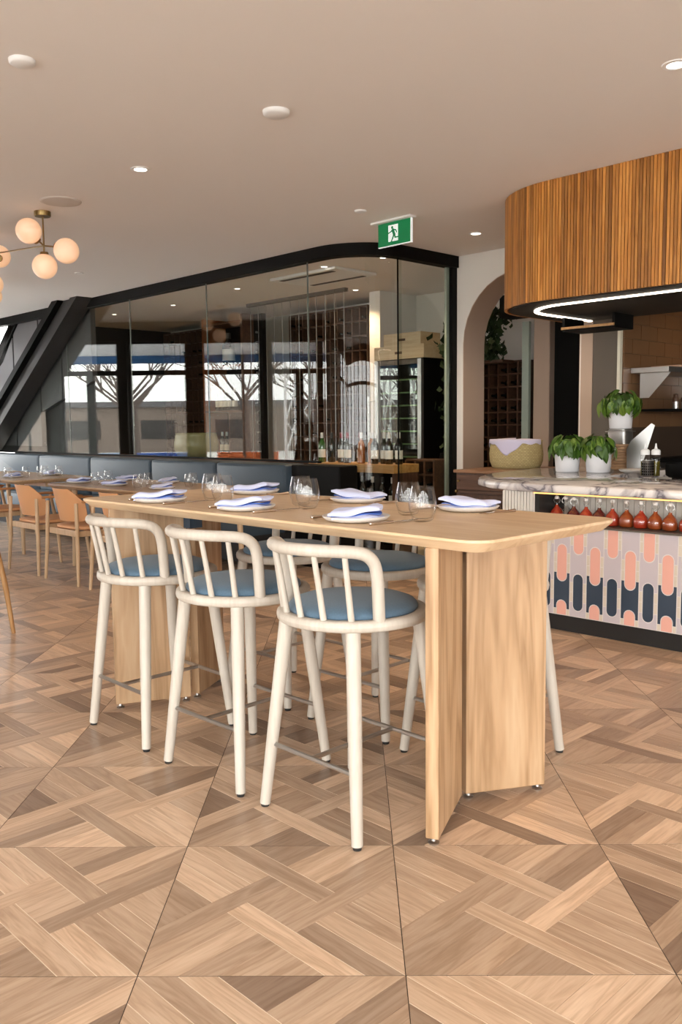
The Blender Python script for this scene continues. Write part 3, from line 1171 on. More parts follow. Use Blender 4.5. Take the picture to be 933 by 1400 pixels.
# ================================================================ KITCHEN BAR
ORD = ['first', 'second', 'third', 'fourth', 'fifth', 'sixth', 'seventh', 'eighth', 'ninth', 'tenth', 'eleventh', 'twelfth', 'thirteenth', 'fourteenth', 'fifteenth']
CA, CB = -2.2, 4.9
TC = Matrix.Translation((-CA, -CB, 0))
bar = thing('bar_counter', 'kitchen bar faced with pink, navy and lavender tiles above a dark kickboard', 'counter', W(CA, CB), BR)
CF = 4.50                                             # tile face
MB(TC).box(-3.12, .3, 4.56, 5.2, .10, .62).build('carcass', M['dark'], bar, smooth=0)
body = [(-3.12, 4.80), (-3.12, 5.2), (.3, 5.2), (.3, 4.80)]
MB(TC).box(-3.12, .3, 4.79, 5.2, .62, .83).build('niche_back_panel', M['grout'], bar, smooth=0)
MB(TC).box(-3.05, .3, 4.54, 4.60, 0, .104).build('kickboard', M['dark'], bar, smooth=0)
MB(TC).box(-3.15, .3, CF + .0022, 4.58, .104, .64).build('grout_bed', M['grout'], bar, smooth=0)
MB(TC).box(-2.93, .3, CF - .012, 4.79, .64, .650).build('metal_sill', M['steel_dull'], bar, smooth=0)
MB(TC).box(-2.925, -2.895, CF - .004, 4.79, .65, .835).build('niche_side', M['dark'], bar, smooth=0)
MB(TC).box(-2.93, .3, CF - .01, CF + .012, .824, .834).build('amber_light_trim', M['led_warm'], bar, smooth=0)
# ribbed white end panel
MB(TC).box(-3.16, -2.93, CF + .004, 4.79, .64, .834).build('end_backing', M['grout'], bar, smooth=0)
rib = MB().box(-.0085, .0085, -.008, .006, 0, .19).mesh('ribbed_tile', M['t_white'], 0)
for k in range(10):
    o = bpy.data.objects.new('ribbed_tile', rib)
    col.objects.link(o)
    o.parent = bar
    o.location = (-3.148 + k * .0222 - CA, CF - CB, .642)
rib2 = MB().box(-.016, .016, -.004, .006, 0, .165).mesh('ribbed_tile', M['t_white'], 0)
for k in range(70):
    o = bpy.data.objects.new('ribbed_tile', rib2)
    col.objects.link(o)
    o.parent = bar
    o.location = (-2.88 + k * .036 - CA, 4.787 - CB, .655)
# body below worktop around the rounded end
WT = [(.3, 4.43), (-2.75, 4.43), (-3.02, 4.445), (-3.28, 4.52), (-3.48, 4.67), (-3.63, 4.88), (-3.76, 5.18), (-3.84, 5.5), (-3.86, 5.8), (-3.84, 6.1), (-3.74, 6.4), (-3.52, 6.56), (-2.95, 6.56), (-2.95, 5.3), (.3, 5.3)]
inn = [(-3.14, 4.8), (-3.42, 5.0), (-3.56, 5.4), (-3.62, 5.8), (-3.5, 6.4), (-3.0, 6.5), (-3.0, 5.2), (-3.12, 5.2)]
MB(TC).prism(inn, 0, .834).build('return_carcass', M['t_white'], bar, smooth=0)

# patterned tiles
PW, CWd, PER, CL = .1085, .061, .337, .217
ZLO, ZHI = .108, .637


def stadium(x, z0, z1, w, k=8):
    r = w / 2
    return [(x + r * math.cos(PI * i / k), z1 - r + r * math.sin(PI * i / k)) for i in range(k + 1)] + [(x + r * math.cos(PI + PI * i / k), z0 + r + r * math.sin(PI + PI * i / k)) for i in range(k + 1)]


def bowtie(z0, z1, k=8):
    r = CWd / 2 + .0055
    hw = PW / 2 - .0030
    # notches: lower centre arc from capsule below, upper from capsule above
    up = [(r * math.cos(PI + PI * i / k), z1 - .048 + .004 * 0 + (CWd / 2) + r * math.sin(PI + PI * i / k) - .0) for i in range(k + 1)]
    lo = [(r * math.cos(PI - PI * i / k), z0 + .048 - (CWd / 2) + r * math.sin(PI - PI * i / k)) for i in range(k + 1)]
    return [(-hw, z1), (-r, z1)] + up + [(r, z1), (hw, z1), (hw, z0), (r, z0)] + lo[::-1] + [(-r, z0), (-hw, z0)]


def tile_mesh(poly, mat):
    poly = clip(clip(poly, 1, ZLO, 1), 1, ZHI, -1)
    if len(poly) < 3 or max(p[1] for p in poly) - min(p[1] for p in poly) < .004:
        return None
    return MB().prism(poly, -.004, .006, 'y').mesh('tile', mat, 40)


cap0 = .312                                            # type A capsule bottom
colsT = {0: [], 1: []}
for ty, z0 in ((0, cap0), (1, cap0 + PER / 2)):
    caps = [(z0 - PER + k * PER) for k in range(3)]
    for k, zb in enumerate(caps):
        zt = zb + CL
        cmat = M['t_pink']
        if ty == 1 and abs(zb - (cap0 - PER / 2)) < .01:
            cmat = M['t_navy']
        colsT[ty].append(tile_mesh(stadium(0, zb, zt, CWd), cmat))
        c0, c1 = zb - (PER - CL) - .048, zb + .048      # bowtie below this capsule
        colsT[ty].append(tile_mesh(bowtie(c0, c1), M['t_navy'] if ty == 0 and abs(zb - cap0) < .01 else M['t_lav']))
        for sx in (-1, 1):
            x0, x1 = sx * (CWd / 2 + .0055), sx * (PW / 2 - .0030)
            za, zc = zb + .048 + .003, zt - .048 - .003
            zm = (za + zc) / 2
            for q0, q1 in ((za, zm - .0015), (zm + .0015, zc)):
                colsT[ty].append(tile_mesh([(x0, q0), (x1, q0), (x1, q1), (x0, q1)], M['t_cream']))
for k in range(28):
    a = -2.736 + (k - 3) * PW
    for me in colsT[(k + 1) % 2]:
        if me is None:
            continue
        o = bpy.data.objects.new('tile', me)
        col.objects.link(o)
        o.parent = bar
        o.location = (a - CA, CF + .004 - CB, 0)

# marble worktop
n_ = len(WT)
lp = []
cxm, cym = -2.9, 5.0
for ins, z in ((.012, .836), (.003, .841), (0, .848), (0, .873), (.003, .880), (.012, .885)):
    lp.append([(x + (ins if x < -2.96 else 0) - CA, y + (ins if y < 4.9 else 0) - CB, z) for x, y in WT])
wt = MB().loft(lp).build('marble_worktop', M['marble'], None, W(CA, CB), BR, smooth=50)
tag(wt, 'white veined marble worktop with a rounded end on the kitchen bar', 'worktop')
ZM = .885

# cordial bottles in the niche
def make_cordial(mat, fill):
    r = empty('swing_top_bottle', (0, 0, 0))
    MB().lathe([(0, 0), (.037, 0), (.0425, .008), (.0435, .034), (.0425, .048), (.036, .065), (.023, .080), (.0125, .092), (.0115, .128), (.0145, .130), (.0145, .137), (0, .137)], 22).build('glass_body', M['glass'], r, smooth=60)
    MB().lathe([(0, .003), (.035, .003), (.0405, .010), (.0415, .034), (.0405, .047), (.034, .064), (.021, .079), (.0105, .091), (.0095, .102), (0, .102)], 22).build('cordial', mat, r, smooth=60)
    MB().lathe([(0, .135), (.011, .135), (.0135, .141), (.0125, .150), (.006, .155), (0, .155)], 14).build('stopper', M['white'], r, smooth=60)
    MB().tube(smoothpath([(-.013, 0, .112), (-.022, 0, .126), (-.013, 0, .146), (0, 0, .153), (.013, 0, .146), (.022, 0, .126), (.013, 0, .112)], 4), .0022, 6).build('wire_bail', M['steel'], r)
    return r


cm_ = ['cordial', 'cordial', 'cordial3', 'cordial', 'cordial3', 'cordial', 'cordial2', 'cordial', 'cordial2', 'cordial2']
protoC = {}
for i, a in enumerate((-2.855, -2.795, -2.721, -2.639, -2.554, -2.47, -2.382, -2.295, -2.211, -2.126, -2.03, -1.94, -1.85)):
    kind = cm_[i] if i < 10 else 'cordial'
    key = (kind, i == 1)
    if key not in protoC:
        protoC[key] = make_cordial(M[kind] if i != 1 else M['glass'], .10)
    lb = ('clear' if i == 1 else 'red') + ' swing-top bottle in the bar niche, ' + (ORD[i] if i < 12 else 'thirteenth') + ' from the left'
    place(protoC[key], W(a, 4.60 + (.03 if i < 2 else 0), .65), BR + .4 * i, lb, 'bottle', 'cordial bottles in the bar niche')

# ---- slatted hood
HB, HA, HR = 5.0, -3.80, .62
ZHB = 2.045


def hood_path(off, step, a_end=-.6, b_end=6.3):
    """points and headings along the hood outline from the right end to the back of the left side"""
    out = []
    x = a_end
    while x > HA + HR:
        out.append((x, HB + off, 0))
        x -= step
    L_ = PI / 2 * HR
    s = (HA + HR) - x
    while s < L_:
        t = -PI / 2 - s / HR
        out.append((HA + HR + (HR - off) * math.cos(t), HB + HR + (HR - off) * math.sin(t), -(s / HR)))
        s += step
    y = HB + HR + (s - L_)
    while y < b_end:
        out.append((HA + off, y, -PI / 2))
        y += step
    return out


hood = thing('slatted_hood', 'curved overhead canopy clad in vertical cedar battens above the kitchen bar', 'canopy', W(-2.2, 5.6, ZHB), BR)
TH = Matrix.Translation((2.2, -5.6, -ZHB))
hp = hood_path(.02, .06)
ol = [(p[0], p[1]) for p in hp]
ol = [(ol[0][0], ol[0][1])] + ol + [(HA + .02, 6.3), (-.6, 6.3)]
MB(TH).prism(ol, ZHB + .004, CEIL - .001).build('backing', plain('dark_timber', (.10, .045, .015), .7), hood, smooth=0)
in1, in2 = hood_path(.19, .05), hood_path(.24, .05)
MB(TH).prism([(p[0], p[1]) for p in hood_path(.03, .06)] + [(HA + .03, 6.28), (-.6, 6.28)], ZHB - .004, ZHB + .004).build('soffit', M['dark'], hood, smooth=0)
bme = MB().box(-.0085, .0085, -.008, .012, 0, CEIL - ZHB - .002).mesh('batten', M['batten'], 0)
for (a, b, t) in hood_path(0, .0218):
    o = bpy.data.objects.new('batten', bme)
    col.objects.link(o)
    o.parent = hood
    o.location = (a + 2.2, b - 5.6, 0)
    o.rotation_euler = (0, 0, t)
    o['tone'] = max(0, min(1, R.gauss(.5, .22)))
led = MB(TH)
led.loft([[(p[0], p[1], ZHB - .012), (q[0], q[1], ZHB - .012), (q[0], q[1], ZHB - .004), (p[0], p[1], ZHB - .004)] for p, q in zip(hood_path(.20, .05), hood_path(.232, .05))])
led.build('led_strip', M['led'], hood, smooth=0)
sh = thing('hanging_shelf', 'dark hanging shelf with a timber lower edge under the canopy', 'shelf', W(-3.32, 6.0, 1.93), BR)
MB().box(-.27, .16, -.14, .14, 0, .018).build('shelf_board', M['black'], sh, smooth=0)
MB().box(-.27, .16, -.155, -.14, .012, .03).build('timber_edge', M['chairdark'], sh, smooth=0)
MB().box(.14, .16, -.14, .14, .018, .105).build('end_panel', M['black'], sh, smooth=0)
MB().box(-.27, -.25, -.14, .14, .018, .105).build('end_panel', M['black'], sh, smooth=0)

# ---- basil pots
def leaf_mesh(k):
    r = random.Random(k)
    L_, w = .078, .022
    vs, fs = [], []
    for i in range(6):
        t = i / 5
        ww = w * math.sin(PI * min(1, t * .92 + .08)) ** .8 * (1 if i < 5 else .1)
        z = -.75 * L_ * t * t
        vs += [(-ww, L_ * t, z + .3 * ww), (0, L_ * t, z), (ww, L_ * t, z + .3 * ww)]
    for i in range(5):
        for j in range(2):
            p = i * 3 + j
            fs.append((p, p + 1, p + 4, p + 3))
    return MB().add(vs, fs).mesh('leaf', M['leaf'], 60)


LEAF = leaf_mesh(1)


def basil(a, b, z, label, n, seed, tall=1.0, wide=1.0):
    r = random.Random(seed)
    root = thing('potted_basil', label, 'plant', W(a, b, z), 0, 'basil pots in the kitchen')
    MB().lathe([(0, 0), (.078, 0), (.084, .005), (.094, .148), (.094, .155), (.088, .155), (.086, .14), (0, .138)], 36).build('pot', M['pot'], root, smooth=50)
    MB().lathe([(0, .128), (.086, .128), (.086, .142), (0, .146)], 20).build('soil', M['soil'], root)
    stem = MB()
    for k in range(9):
        t = 2 * PI * k / 9
        e = Vector((.07 * math.cos(t), .07 * math.sin(t), .215 * tall + r.uniform(-.02, .03)))
        stem.tube([(.04 * math.cos(t), .04 * math.sin(t), .14), (e.x * .8, e.y * .8, .19), e], .003, 5)
    stem.build('stems', M['leaf'], root)
    for k in range(n):
        t = r.uniform(0, 2 * PI)
        q = r.random()
        rad = .02 + .092 * wide * q ** .6
        zz = .145 + (.115 * (1 - (rad / (.13 * wide)) ** 2) + r.uniform(-.02, .03)) * tall
        s = r.uniform(.6, 1.35)
        o = bpy.data.objects.new('leaf', LEAF)
        col.objects.link(o)
        o.parent = root
        o.location = (rad * math.cos(t), rad * math.sin(t), zz)
        o.rotation_euler = (-.15 - 1.25 * q + r.uniform(-.35, .35), r.uniform(-.4, .4), t - PI / 2 + r.uniform(-.5, .5))
        o.scale = (s, s, s)
    return root


basil(-3.42, 5.68, ZM, 'white pot of drooping basil on the marble, left of the two side by side', 160, 1, 1.0, 1.2)
basil(-3.19, 5.72, ZM, 'white pot of drooping basil on the marble, right of the two side by side', 120, 2, 1.0, 1.0)
basil(-3.33, 6.3, 1.195, 'white pot of basil raised on a steel stand behind the other two', 170, 3, 1.1, 1.5)
rs = thing('steel_stand', 'brushed steel container holding up the rear basil pot', 'container', W(-3.33, 6.3, ZM), BR)
MB().loft([[(x, y, z) for x, y in rrect(-.075 + i_, .075 - i_, -.075 + i_, .075 - i_, .02, 4)] for i_, z in ((.02, .0), (0, .02), (0, .295), (.006, .30), (.006, .306), (.0, .31))]).build('container_body', M['steel'], rs, smooth=40)
MB().box(-.085, .085, -.085, .085, .285, .292).build('rim', M['steel'], rs, smooth=0, bevel=.002)

# woven basket and cloth on the sideboard
sb = thing('sideboard', 'dark walnut sideboard with brass knobs and slatted doors beside the arch', 'sideboard', W(-4.17, 6.0), BR)
MB().box(-.25, .245, -.36, .42, .06, .85).build('body', M['walnut_z'], sb, smooth=0)
MB().box(-.265, .255, -.385, .43, .85, .875).build('top', wood('walnut_top', (.16, .075, .035), (.24, .12, .06), (.32, .17, .09), 0, 1.2, .35), sb, smooth=0, bevel=.004)
MB().box(-.235, .23, -.40 + .02, -.36, .715, .835).build('drawer', M['walnut'], sb, smooth=0, bevel=.004)
MB().box(-.25, .245, -.385, -.36, .69, .708).build('rail', M['walnut'], sb, smooth=0)
dr = MB().box(-.235, .23, -.375, -.36, .08, .68).build('door', M['walnut_z'], sb, smooth=0)
for k in range(18):
    MB().box(-.20 + k * .0235, -.188 + k * .0235, -.385, -.372, .12, .64).build('slat', M['walnut_z'], dr, smooth=0)
for x, z in ((-.205, .785), (-.225, .70)):
    MB().sphere((x, -.395, z), .012, 12, 8).build('knob', M['brass'], sb)
bk = thing('woven_basket', 'oval seagrass basket with a folded cloth over its rim, on the sideboard', 'basket', W(-4.13, 6.06, .875), BR)
b_ = MB()
b_.uv = []
lp, us = [], []
for rx, ry, z in ((.20, .135, 0), (.215, .15, .01), (.235, .165, .06), (.24, .17, .12), (.232, .165, .19), (.225, .16, .225)):
    lp.append([(rx * math.cos(2 * PI * k / 48), ry * math.sin(2 * PI * k / 48), z) for k in range(49)])
    b_.uv += [(k / 48 * 1.3, z) for k in range(49)]
b_.loft(lp, closed=False, caps=False)
b_.build('basket_body', M['weave'], bk, smooth=60)
MB().tube([(.226 * math.cos(2 * PI * k / 40), .161 * math.sin(2 * PI * k / 40), .225) for k in range(40)], .008, 8, closed=True).build('rim', plain('seagrass_rim', (.45, .34, .15), .8), bk, smooth=60)
MB().prism([(.215 * math.cos(2 * PI * k / 32), .15 * math.sin(2 * PI * k / 32)) for k in range(32)], .004, .014).build('basket_base', plain('seagrass_base', (.30, .21, .09), .9), bk)
# cloth: covers the opening and hangs over the front in one long corner and one point
n, m = 60, 8
vs, fs = [], []
for i in range(n + 1):
    ph = math.radians(170 + 190 * i / n)
    u = i / n
    hang = .035 + .075 * max(0, 1 - abs(u - .06) / .16) + .10 * max(0, 1 - abs(u - .56) / .17) + .006 * math.sin(40 * u)
    for k in range(5):                                   # from the middle of the basket out to the rim
        f_ = k / 4
        vs.append((.234 * f_ * math.cos(ph), .169 * f_ * math.sin(ph), .243 + .008 * math.sin(6 * u + 3 * f_) * (1 - f_) - .003 * f_))
    for k in range(1, m + 1):                            # down the outside
        d = hang * k / m
        w_ = 1 + .012 + .010 * math.sin(PI * min(1, d / .1)) + .008 * math.sin(30 * u) * k / m
        vs.append((.236 * w_ * math.cos(ph), .171 * w_ * math.sin(ph), .238 - d))
rw = 5 + m
for i in range(n):
    for k in range(rw - 1):
        p = i * rw + k
        fs.append((p, p + 1, p + rw + 1, p + rw))
clo = MB().add(vs, fs).build('draped_cloth', M['cloth'], None, W(-4.13, 6.06, .875), BR, smooth=60)
md = clo.modifiers.new('thick', 'SOLIDIFY')
md.thickness = .003
tag(clo, 'lilac striped tea towel draped over the seagrass basket', 'cloth')

# bowls, plate, squeeze bottles, cutlery cup, steel sheet, pan
bme = MB().lathe([(0, 0), (.045, 0), (.062, .008), (.070, .022), (.070, .026), (.066, .026), (.055, .014), (0, .010)], 28).mesh('stacked_bowl', M['bowl'], 50)
for k in range(9):
    simple('stacked_bowl', bme, W(-3.21 + .003 * math.sin(k * 2), 6.08 + .003 * math.cos(k * 3), ZM + k * .021), 0, 'tan stoneware bowl, %s from the bottom of the stack behind the basil pots' % ORD[k], 'bowl', 'stacked tan bowls')
simple('serving_plate', make_plate(.115, .024), W(-2.97, 5.85, ZM), 0, 'pale round plate lying on the marble behind the squeeze bottles', 'plate')
sq = empty('squeeze_bottle', (0, 0, 0))
MB().lathe([(0, 0), (.026, 0), (.029, .004), (.029, .135), (.026, .142), (0, .142)], 24).build('bottle_body', M['glass'], sq, smooth=50)
MB().lathe([(0, .002), (.027, .002), (.0275, .10), (0, .102)], 20).build('oil_fill', M['oil'], sq, smooth=50)
MB().lathe([(0, .142), (.030, .142), (.030, .168), (.024, .176), (.010, .182), (.007, .20), (.004, .218), (0, .218)], 20).build('nozzle_cap', M['white'], sq, smooth=40)
place(sq, W(-2.74, 5.53, ZM), 0, 'white-capped squeeze bottle of oil on the marble, left of the two', 'bottle', 'squeeze bottles')
place(sq, W(-2.68, 5.56, ZM), .5, 'white-capped squeeze bottle of oil on the marble, right of the two', 'bottle', 'squeeze bottles')
cu_ = thing('cutlery_cup', 'perforated steel cutlery cup in front of the squeeze bottles', 'cup', W(-2.68, 5.45, ZM), 0)
MB().lathe([(0, 0), (.034, 0), (.036, .003), (.037, .105), (.039, .108), (.036, .109), (.034, .10), (.033, .004), (0, .004)], 28).build('cup_body', M['steel'], cu_, smooth=50)
hol = MB()
for k in range(18):
    t = 2 * PI * k / 18
    for q in range(5):
        c = Vector((.0368 * math.cos(t), .0368 * math.sin(t), .018 + q * .017))
        hol.box(c.x - .0028, c.x + .0028, c.y - .0028, c.y + .0028, c.z - .005, c.z + .005)
tag(hol.build('perforations', M['black'], cu_, smooth=0), kind='stuff')
ss = MB().prism([(-.07, .0), (.03, .0), (.09, .20), (.13, .335), (.105, .35), (-.045, .22), (-.075, .16)], -.003, .003, 'y').build('steel_guard', M['steel'], None, W(-3.05, 6.02, ZM), BR + .1, smooth=0)
tag(ss, 'angled sheet of stainless steel standing on the marble beside the raised basil pot', 'steel guard')
pn = thing('black_pan', 'black round pan at the right edge of the marble worktop', 'pan', W(-2.44, 5.55, ZM), BR)
MB().lathe([(0, 0), (.13, 0), (.15, .015), (.155, .09), (.152, .092), (.145, .02), (0, .008)], 36).build('pan_body', M['black'], pn, smooth=50)
MB().tube([(.15, 0, .08), (.25, 0, .10), (.34, 0, .105)], [.010, .011, .012], 8).build('handle', M['black'], pn)
# steel wall shelf, board, jars
ws = thing('kitchen_shelf', 'stainless steel wall shelf with a triangular bracket on the brown tiles', 'shelf', W(-3.33, 7.6, 1.64), BR)
MB().box(-.155, .17, -.86, .9, 0, .045).build('shelf_tray', M['steel'], ws, smooth=0, bevel=.003)
MB().prism([(-.10, -.20), (-.10, 0), (.16, 0), (-.02, -.20)], -.80, -.797, 'y').build('bracket', M['steel'], ws, smooth=0)
MB().prism([(-.10, -.20), (-.10, 0), (.16, 0), (-.02, -.20)], .50, .503, 'y').build('bracket', M['steel'], ws, smooth=0)
tag(MB().box(-.12, .14, -.7, .7, 0, .022).build('serving_board', M['board'], None, W(-3.32, 7.7, 1.685), BR, smooth=0, bevel=.006), 'long peach serving board lying on the steel wall shelf', 'board')
bs = MB().box(-.14, .14, -.6, .6, 0, .02).build('black_shelf', M['black'], None, W(-3.345, 7.5, 1.33), BR, smooth=0)
tag(bs, 'thin black shelf with two pepper mills under the steel shelf', 'shelf')
for k, b in enumerate((7.12, 7.28)):
    g = thing('pepper_mill', 'small steel-based mill on the black kitchen shelf, ' + ('left' if k == 0 else 'right') + ' of two', 'mill', W(-3.27, b, 1.35), 0, 'mills on the black shelf')
    MB().lathe([(0, 0), (.024, 0), (.025, .06), (0, .06)], 18).build('steel_base', M['steel'], g)
    MB().lathe([(0, .06), (.026, .06), (.027, .09), (.018, .105), (.020, .12), (0, .13)], 18).build('dark_top', M['walnut'], g)
ck = thing('cooking_range', 'dark steel cooking range against the tiled side wall behind the bar', 'stove', W(-3.0, 8.0), BR)
MB().box(-.47, .35, -.85, .95, .1, .9).build('range_body', M['dark'], ck, smooth=0, bevel=.01)
MB().box(-.48, .36, -.87, .96, .9, .935).build('cooktop', M['black'], ck, smooth=0, bevel=.006)
for k in range(4):
    MB().sphere((-.25 + k * .15, -.87, .82), .02, 12, 8).build('knob', M['steel'], ck)

# ================================================================ WINE ROOM CONTENTS
def make_bottle(glass, foil, label=True, h=.30, r=.037):
    root = empty('wine_bottle', (0, 0, 0))
    k = h / .30
    MB().lathe([(0, 0), (r * .9, 0), (r, .006), (r, .175 * k), (r * .9, .195 * k), (r * .45, .225 * k), (r * .38, .24 * k), (r * .38, h), (0, h)], 18).build('bottle_glass', glass, root, smooth=50)
    MB().lathe([(r * .40, .245 * k), (r * .42, .246 * k), (r * .42, h + .001), (0, h + .002)], 14).build('foil', foil, root, smooth=50)
    if label:
        MB().lathe([(r * 1.01, .05 * k), (r * 1.015, .052 * k), (r * 1.015, .13 * k), (r * 1.01, .132 * k)], 18).build('paper_label', M['label'], root, smooth=50)
    return root


BT = {'white': make_bottle(M['winebottle'], M['foil_white']), 'red': make_bottle(M['winebottle'], M['foil_red']), 'dark': make_bottle(M['winebottle'], M['foil_dark'], False),
      'amber': make_bottle(M['amberbottle'], M['foil_white'], False), 'pale': make_bottle(M['greenbottle'], M['foil_white'])}

# ledge along the inside of the glass and the bottle counter at the corner
lg = thing('wine_ledge', 'long dark ledge behind the wine room glass', 'ledge', W(-8.9, 5.75), BR)
MB().box(-3.3, 2.2, -.33, .25, .86, .89).build('ledge_top', M['walnut'], lg, smooth=0)
MB().box(-3.2, 2.2, .20, .24, 0, .86).build('ledge_front', M['dark'], lg, smooth=0)
bc = thing('bottle_counter', 'wooden bottle counter inside the curved glass corner', 'counter', W(-5.98, 6.12), BR)
MB().box(-.62, .56, -.14, .22, .79, .87).build('counter_top', wood('honey_oak', (.34, .17, .05), (.46, .25, .08), (.55, .32, .12), 0, 1.2, .4), bc, smooth=0, bevel=.004)
MB().box(-.62, .56, -.12, .20, .42, .445).build('lower_shelf', M['walnut'], bc, smooth=0)
MB().box(-.60, -.56, -.12, .20, 0, .79).build('end_panel', M['walnut_z'], bc, smooth=0)
MB().box(.52, .56, -.12, .20, 0, .79).build('end_panel', M['walnut_z'], bc, smooth=0)
MB().box(-.56, .52, .18, .20, 0, .79).build('back_panel', M['black'], bc, smooth=0)
row = [('pale', -6.50, 6.08), ('dark', -6.42, 6.14), ('red', -6.28, 6.14), ('red', -6.15, 6.10), ('red', -6.02, 6.15), ('amber', -5.93, 6.07), ('amber', -5.84, 6.12), ('white', -5.76, 6.08), ('white', -5.68, 6.13), ('white', -5.58, 6.09), ('white', -5.50, 6.14)]
for i, (k, a, b) in enumerate(row):
    place(BT[k], W(a, b, .87), i, '%s bottle standing on the wooden counter in the glass corner, %s from the left' % ({'pale': 'green', 'dark': 'black', 'red': 'red-capped', 'amber': 'amber', 'white': 'white-capped dark'}[k], ORD[i]), 'bottle', 'bottles on the corner counter')
for i, a in enumerate((-6.2, -6.05, -5.92, -5.79, -5.66, -5.53)):
    place(BT['white' if i % 2 else 'dark'], W(a, 6.08, .445), i, 'dark bottle on the shelf below the corner counter, %s from the left' % ORD[i], 'bottle', 'bottles below the corner counter')
# glazed bowl
cb_ = MB().lathe([(0, 0), (.17, 0), (.215, .02), (.250, .10), (.252, .17), (.238, .245), (.232, .275), (.240, .285), (.228, .285), (.22, .26), (.225, .12), (.18, .03), (0, .02)], 44).build('ceramic_planter', M['celadon'], None, W(-8.2, 5.72, .89), 0, smooth=60)
tag(cb_, 'large mottled green ceramic bowl standing behind the glass above the banquette', 'bowl')
# display unit
du = thing('display_shelf', 'brown display shelf unit with open niches at the back of the wine room', 'shelf', W(-9.52, 7.3), BR)
MB().box(-.46, -.42, -.2, .2, 0, 2.7).build('post', M['copper'], du, smooth=0)
MB().box(.40, .44, -.2, .2, 0, 2.7).build('post', M['rackwood'], du, smooth=0)
MB().box(-.42, .40, .18, .2, 0, 2.7).build('back_panel', M['black'], du, smooth=0)
for z in (.84, 1.43, 2.03, 2.6):
    MB().box(-.42, .40, -.2, .18, z, z + .025).build('shelf_board', M['copper'] if z == 2.03 else M['rackwood'], du, smooth=0)
MB().box(.10, .13, -.2, .18, .86, 1.43).build('divider', M['rackwood'], du, smooth=0)
big = make_bottle(M['winebottle'], M['foil_dark'], False, .44, .085)
place(big, W(-9.58, 7.25, 2.056), 0, 'oversized bottle with a cream label on the top shelf of the display unit', 'bottle')
MB().lathe([(.0865, .07), (.0868, .072), (.0868, .22), (.0865, .222)], 20).build('paper_label', M['label'], big)
for i, a in enumerate((-9.78, -9.69, -9.60, -9.51, -9.40)):
    place(BT['white'], W(a, 7.2, 1.456), i, 'white-labelled wine bottle on the middle display shelf, %s from the left' % ORD[i], 'bottle', 'bottles on the middle display shelf')
for i, a in enumerate((-9.70, -9.60, -9.50)):
    place(BT['white'], W(a, 7.2, .866), i, 'wine bottle on the lowest display shelf, %s from the left' % ORD[i], 'bottle', 'bottles on the lowest display shelf')


def rack(name, a0, a1, b, z0, z1, nx, nz, label, fill, group, skip=None):
    """square-cell wine rack with bottles lying in it, ends to the room"""
    root = thing(name, label, 'wine rack', W((a0 + a1) / 2, b), BR)
    hw = (a1 - a0) / 2
    dx = (a1 - a0) / nx
    dz = (z1 - z0) / nz
    for i in range(nx + 1):
        MB().box(-hw + i * dx - .010, -hw + i * dx + .010, -.15, .15, max(z0 - .02, 0), z1).build('upright', M['rackwood'], root, smooth=0)
    for j in range(nz + 1):
        MB().box(-hw, hw, -.15, .13, z0 + j * dz - .008, z0 + j * dz + .008).build('rung', M['rackwood'], root, smooth=0)
    for i in range(nx):
        for j in range(nz):
            if R.random() < fill:
                o = bpy.data.objects.new('wine_bottle', LYING)
                col.objects.link(o)
                o.location = W(a0 + (i + .5) * dx, b + .12, z0 + j * dz + .009 + .037)
                o.rotation_euler = (PI / 2, 0, BR)
                tag(o, 'dark bottle, %s, %s row down, %s from left' % (group, ORD[nz - 1 - j], ORD[i]), 'bottle', 'bottles lying in the ' + group)


LYING = MB().lathe([(0, 0), (.033, 0), (.036, .006), (.036, .175), (.032, .195), (.016, .225), (.014, .24), (.014, .285), (0, .285)], 14).mesh('wine_bottle', M['winebottle'], 50)
rack('wine_rack', -12.0, -10.2, 7.95, .2, 2.7, 12, 14, 'tall brown wine rack at the far left of the wine room', .30, 'far left rack')
rack('wine_rack', -8.95, -7.5, 7.95, .2, 2.7, 11, 14, 'tall brown wine rack behind the cable display', .35, 'rack behind the cables')
rack('wine_rack', -6.2, -5.2, 7.98, .15, 1.90, 8, 13, 'dark wine rack seen through the arch', .6, 'rack seen through the arch')
rack('bottle_crate', -5.60, -5.25, 6.5, .35, .90, 3, 4, 'small dark bottle rack at the foot of the right end of the glass', .9, 'small rack by the glass end')
# cable display
cd = thing('cable_display', 'row of thin vertical steel cables for bottles in the wine room', 'cable rack', W(-8.05, 7.1), BR)
MB().box(-.9, .9, -.03, .03, 2.76, 2.80).build('top_rail', M['steel_dull'], cd, smooth=0)
MB().box(-.9, .9, -.03, .03, 0, .03).build('bottom_rail', M['steel_dull'], cd, smooth=0)
for k in range(12):
    MB().cyl((-.85 + k * .155, 0, .03), (-.85 + k * .155, 0, 2.76), .004, n=6).build('cable', M['steel'], cd)
# round steel tank-like peg column
pc = thing('peg_column', 'dark column studded with steel bottle pegs', 'wine rack', W(-9.0, 7.32), BR)
MB().box(-.10, .10, -.03, .03, 0, 2.7).build('column_board', M['black'], pc, smooth=0)
for k in range(13):
    MB().cyl((.02, -.03, .9 + k * .13), (.02, -.075, .9 + k * .13), .013, n=10).build('peg', M['steel'], pc)
# white upright
struct(MB(AB0).box(-7.22, -7.05, 7.55, 8.2, 0, CEIL).build('wall_return', M['wall'], smooth=0))
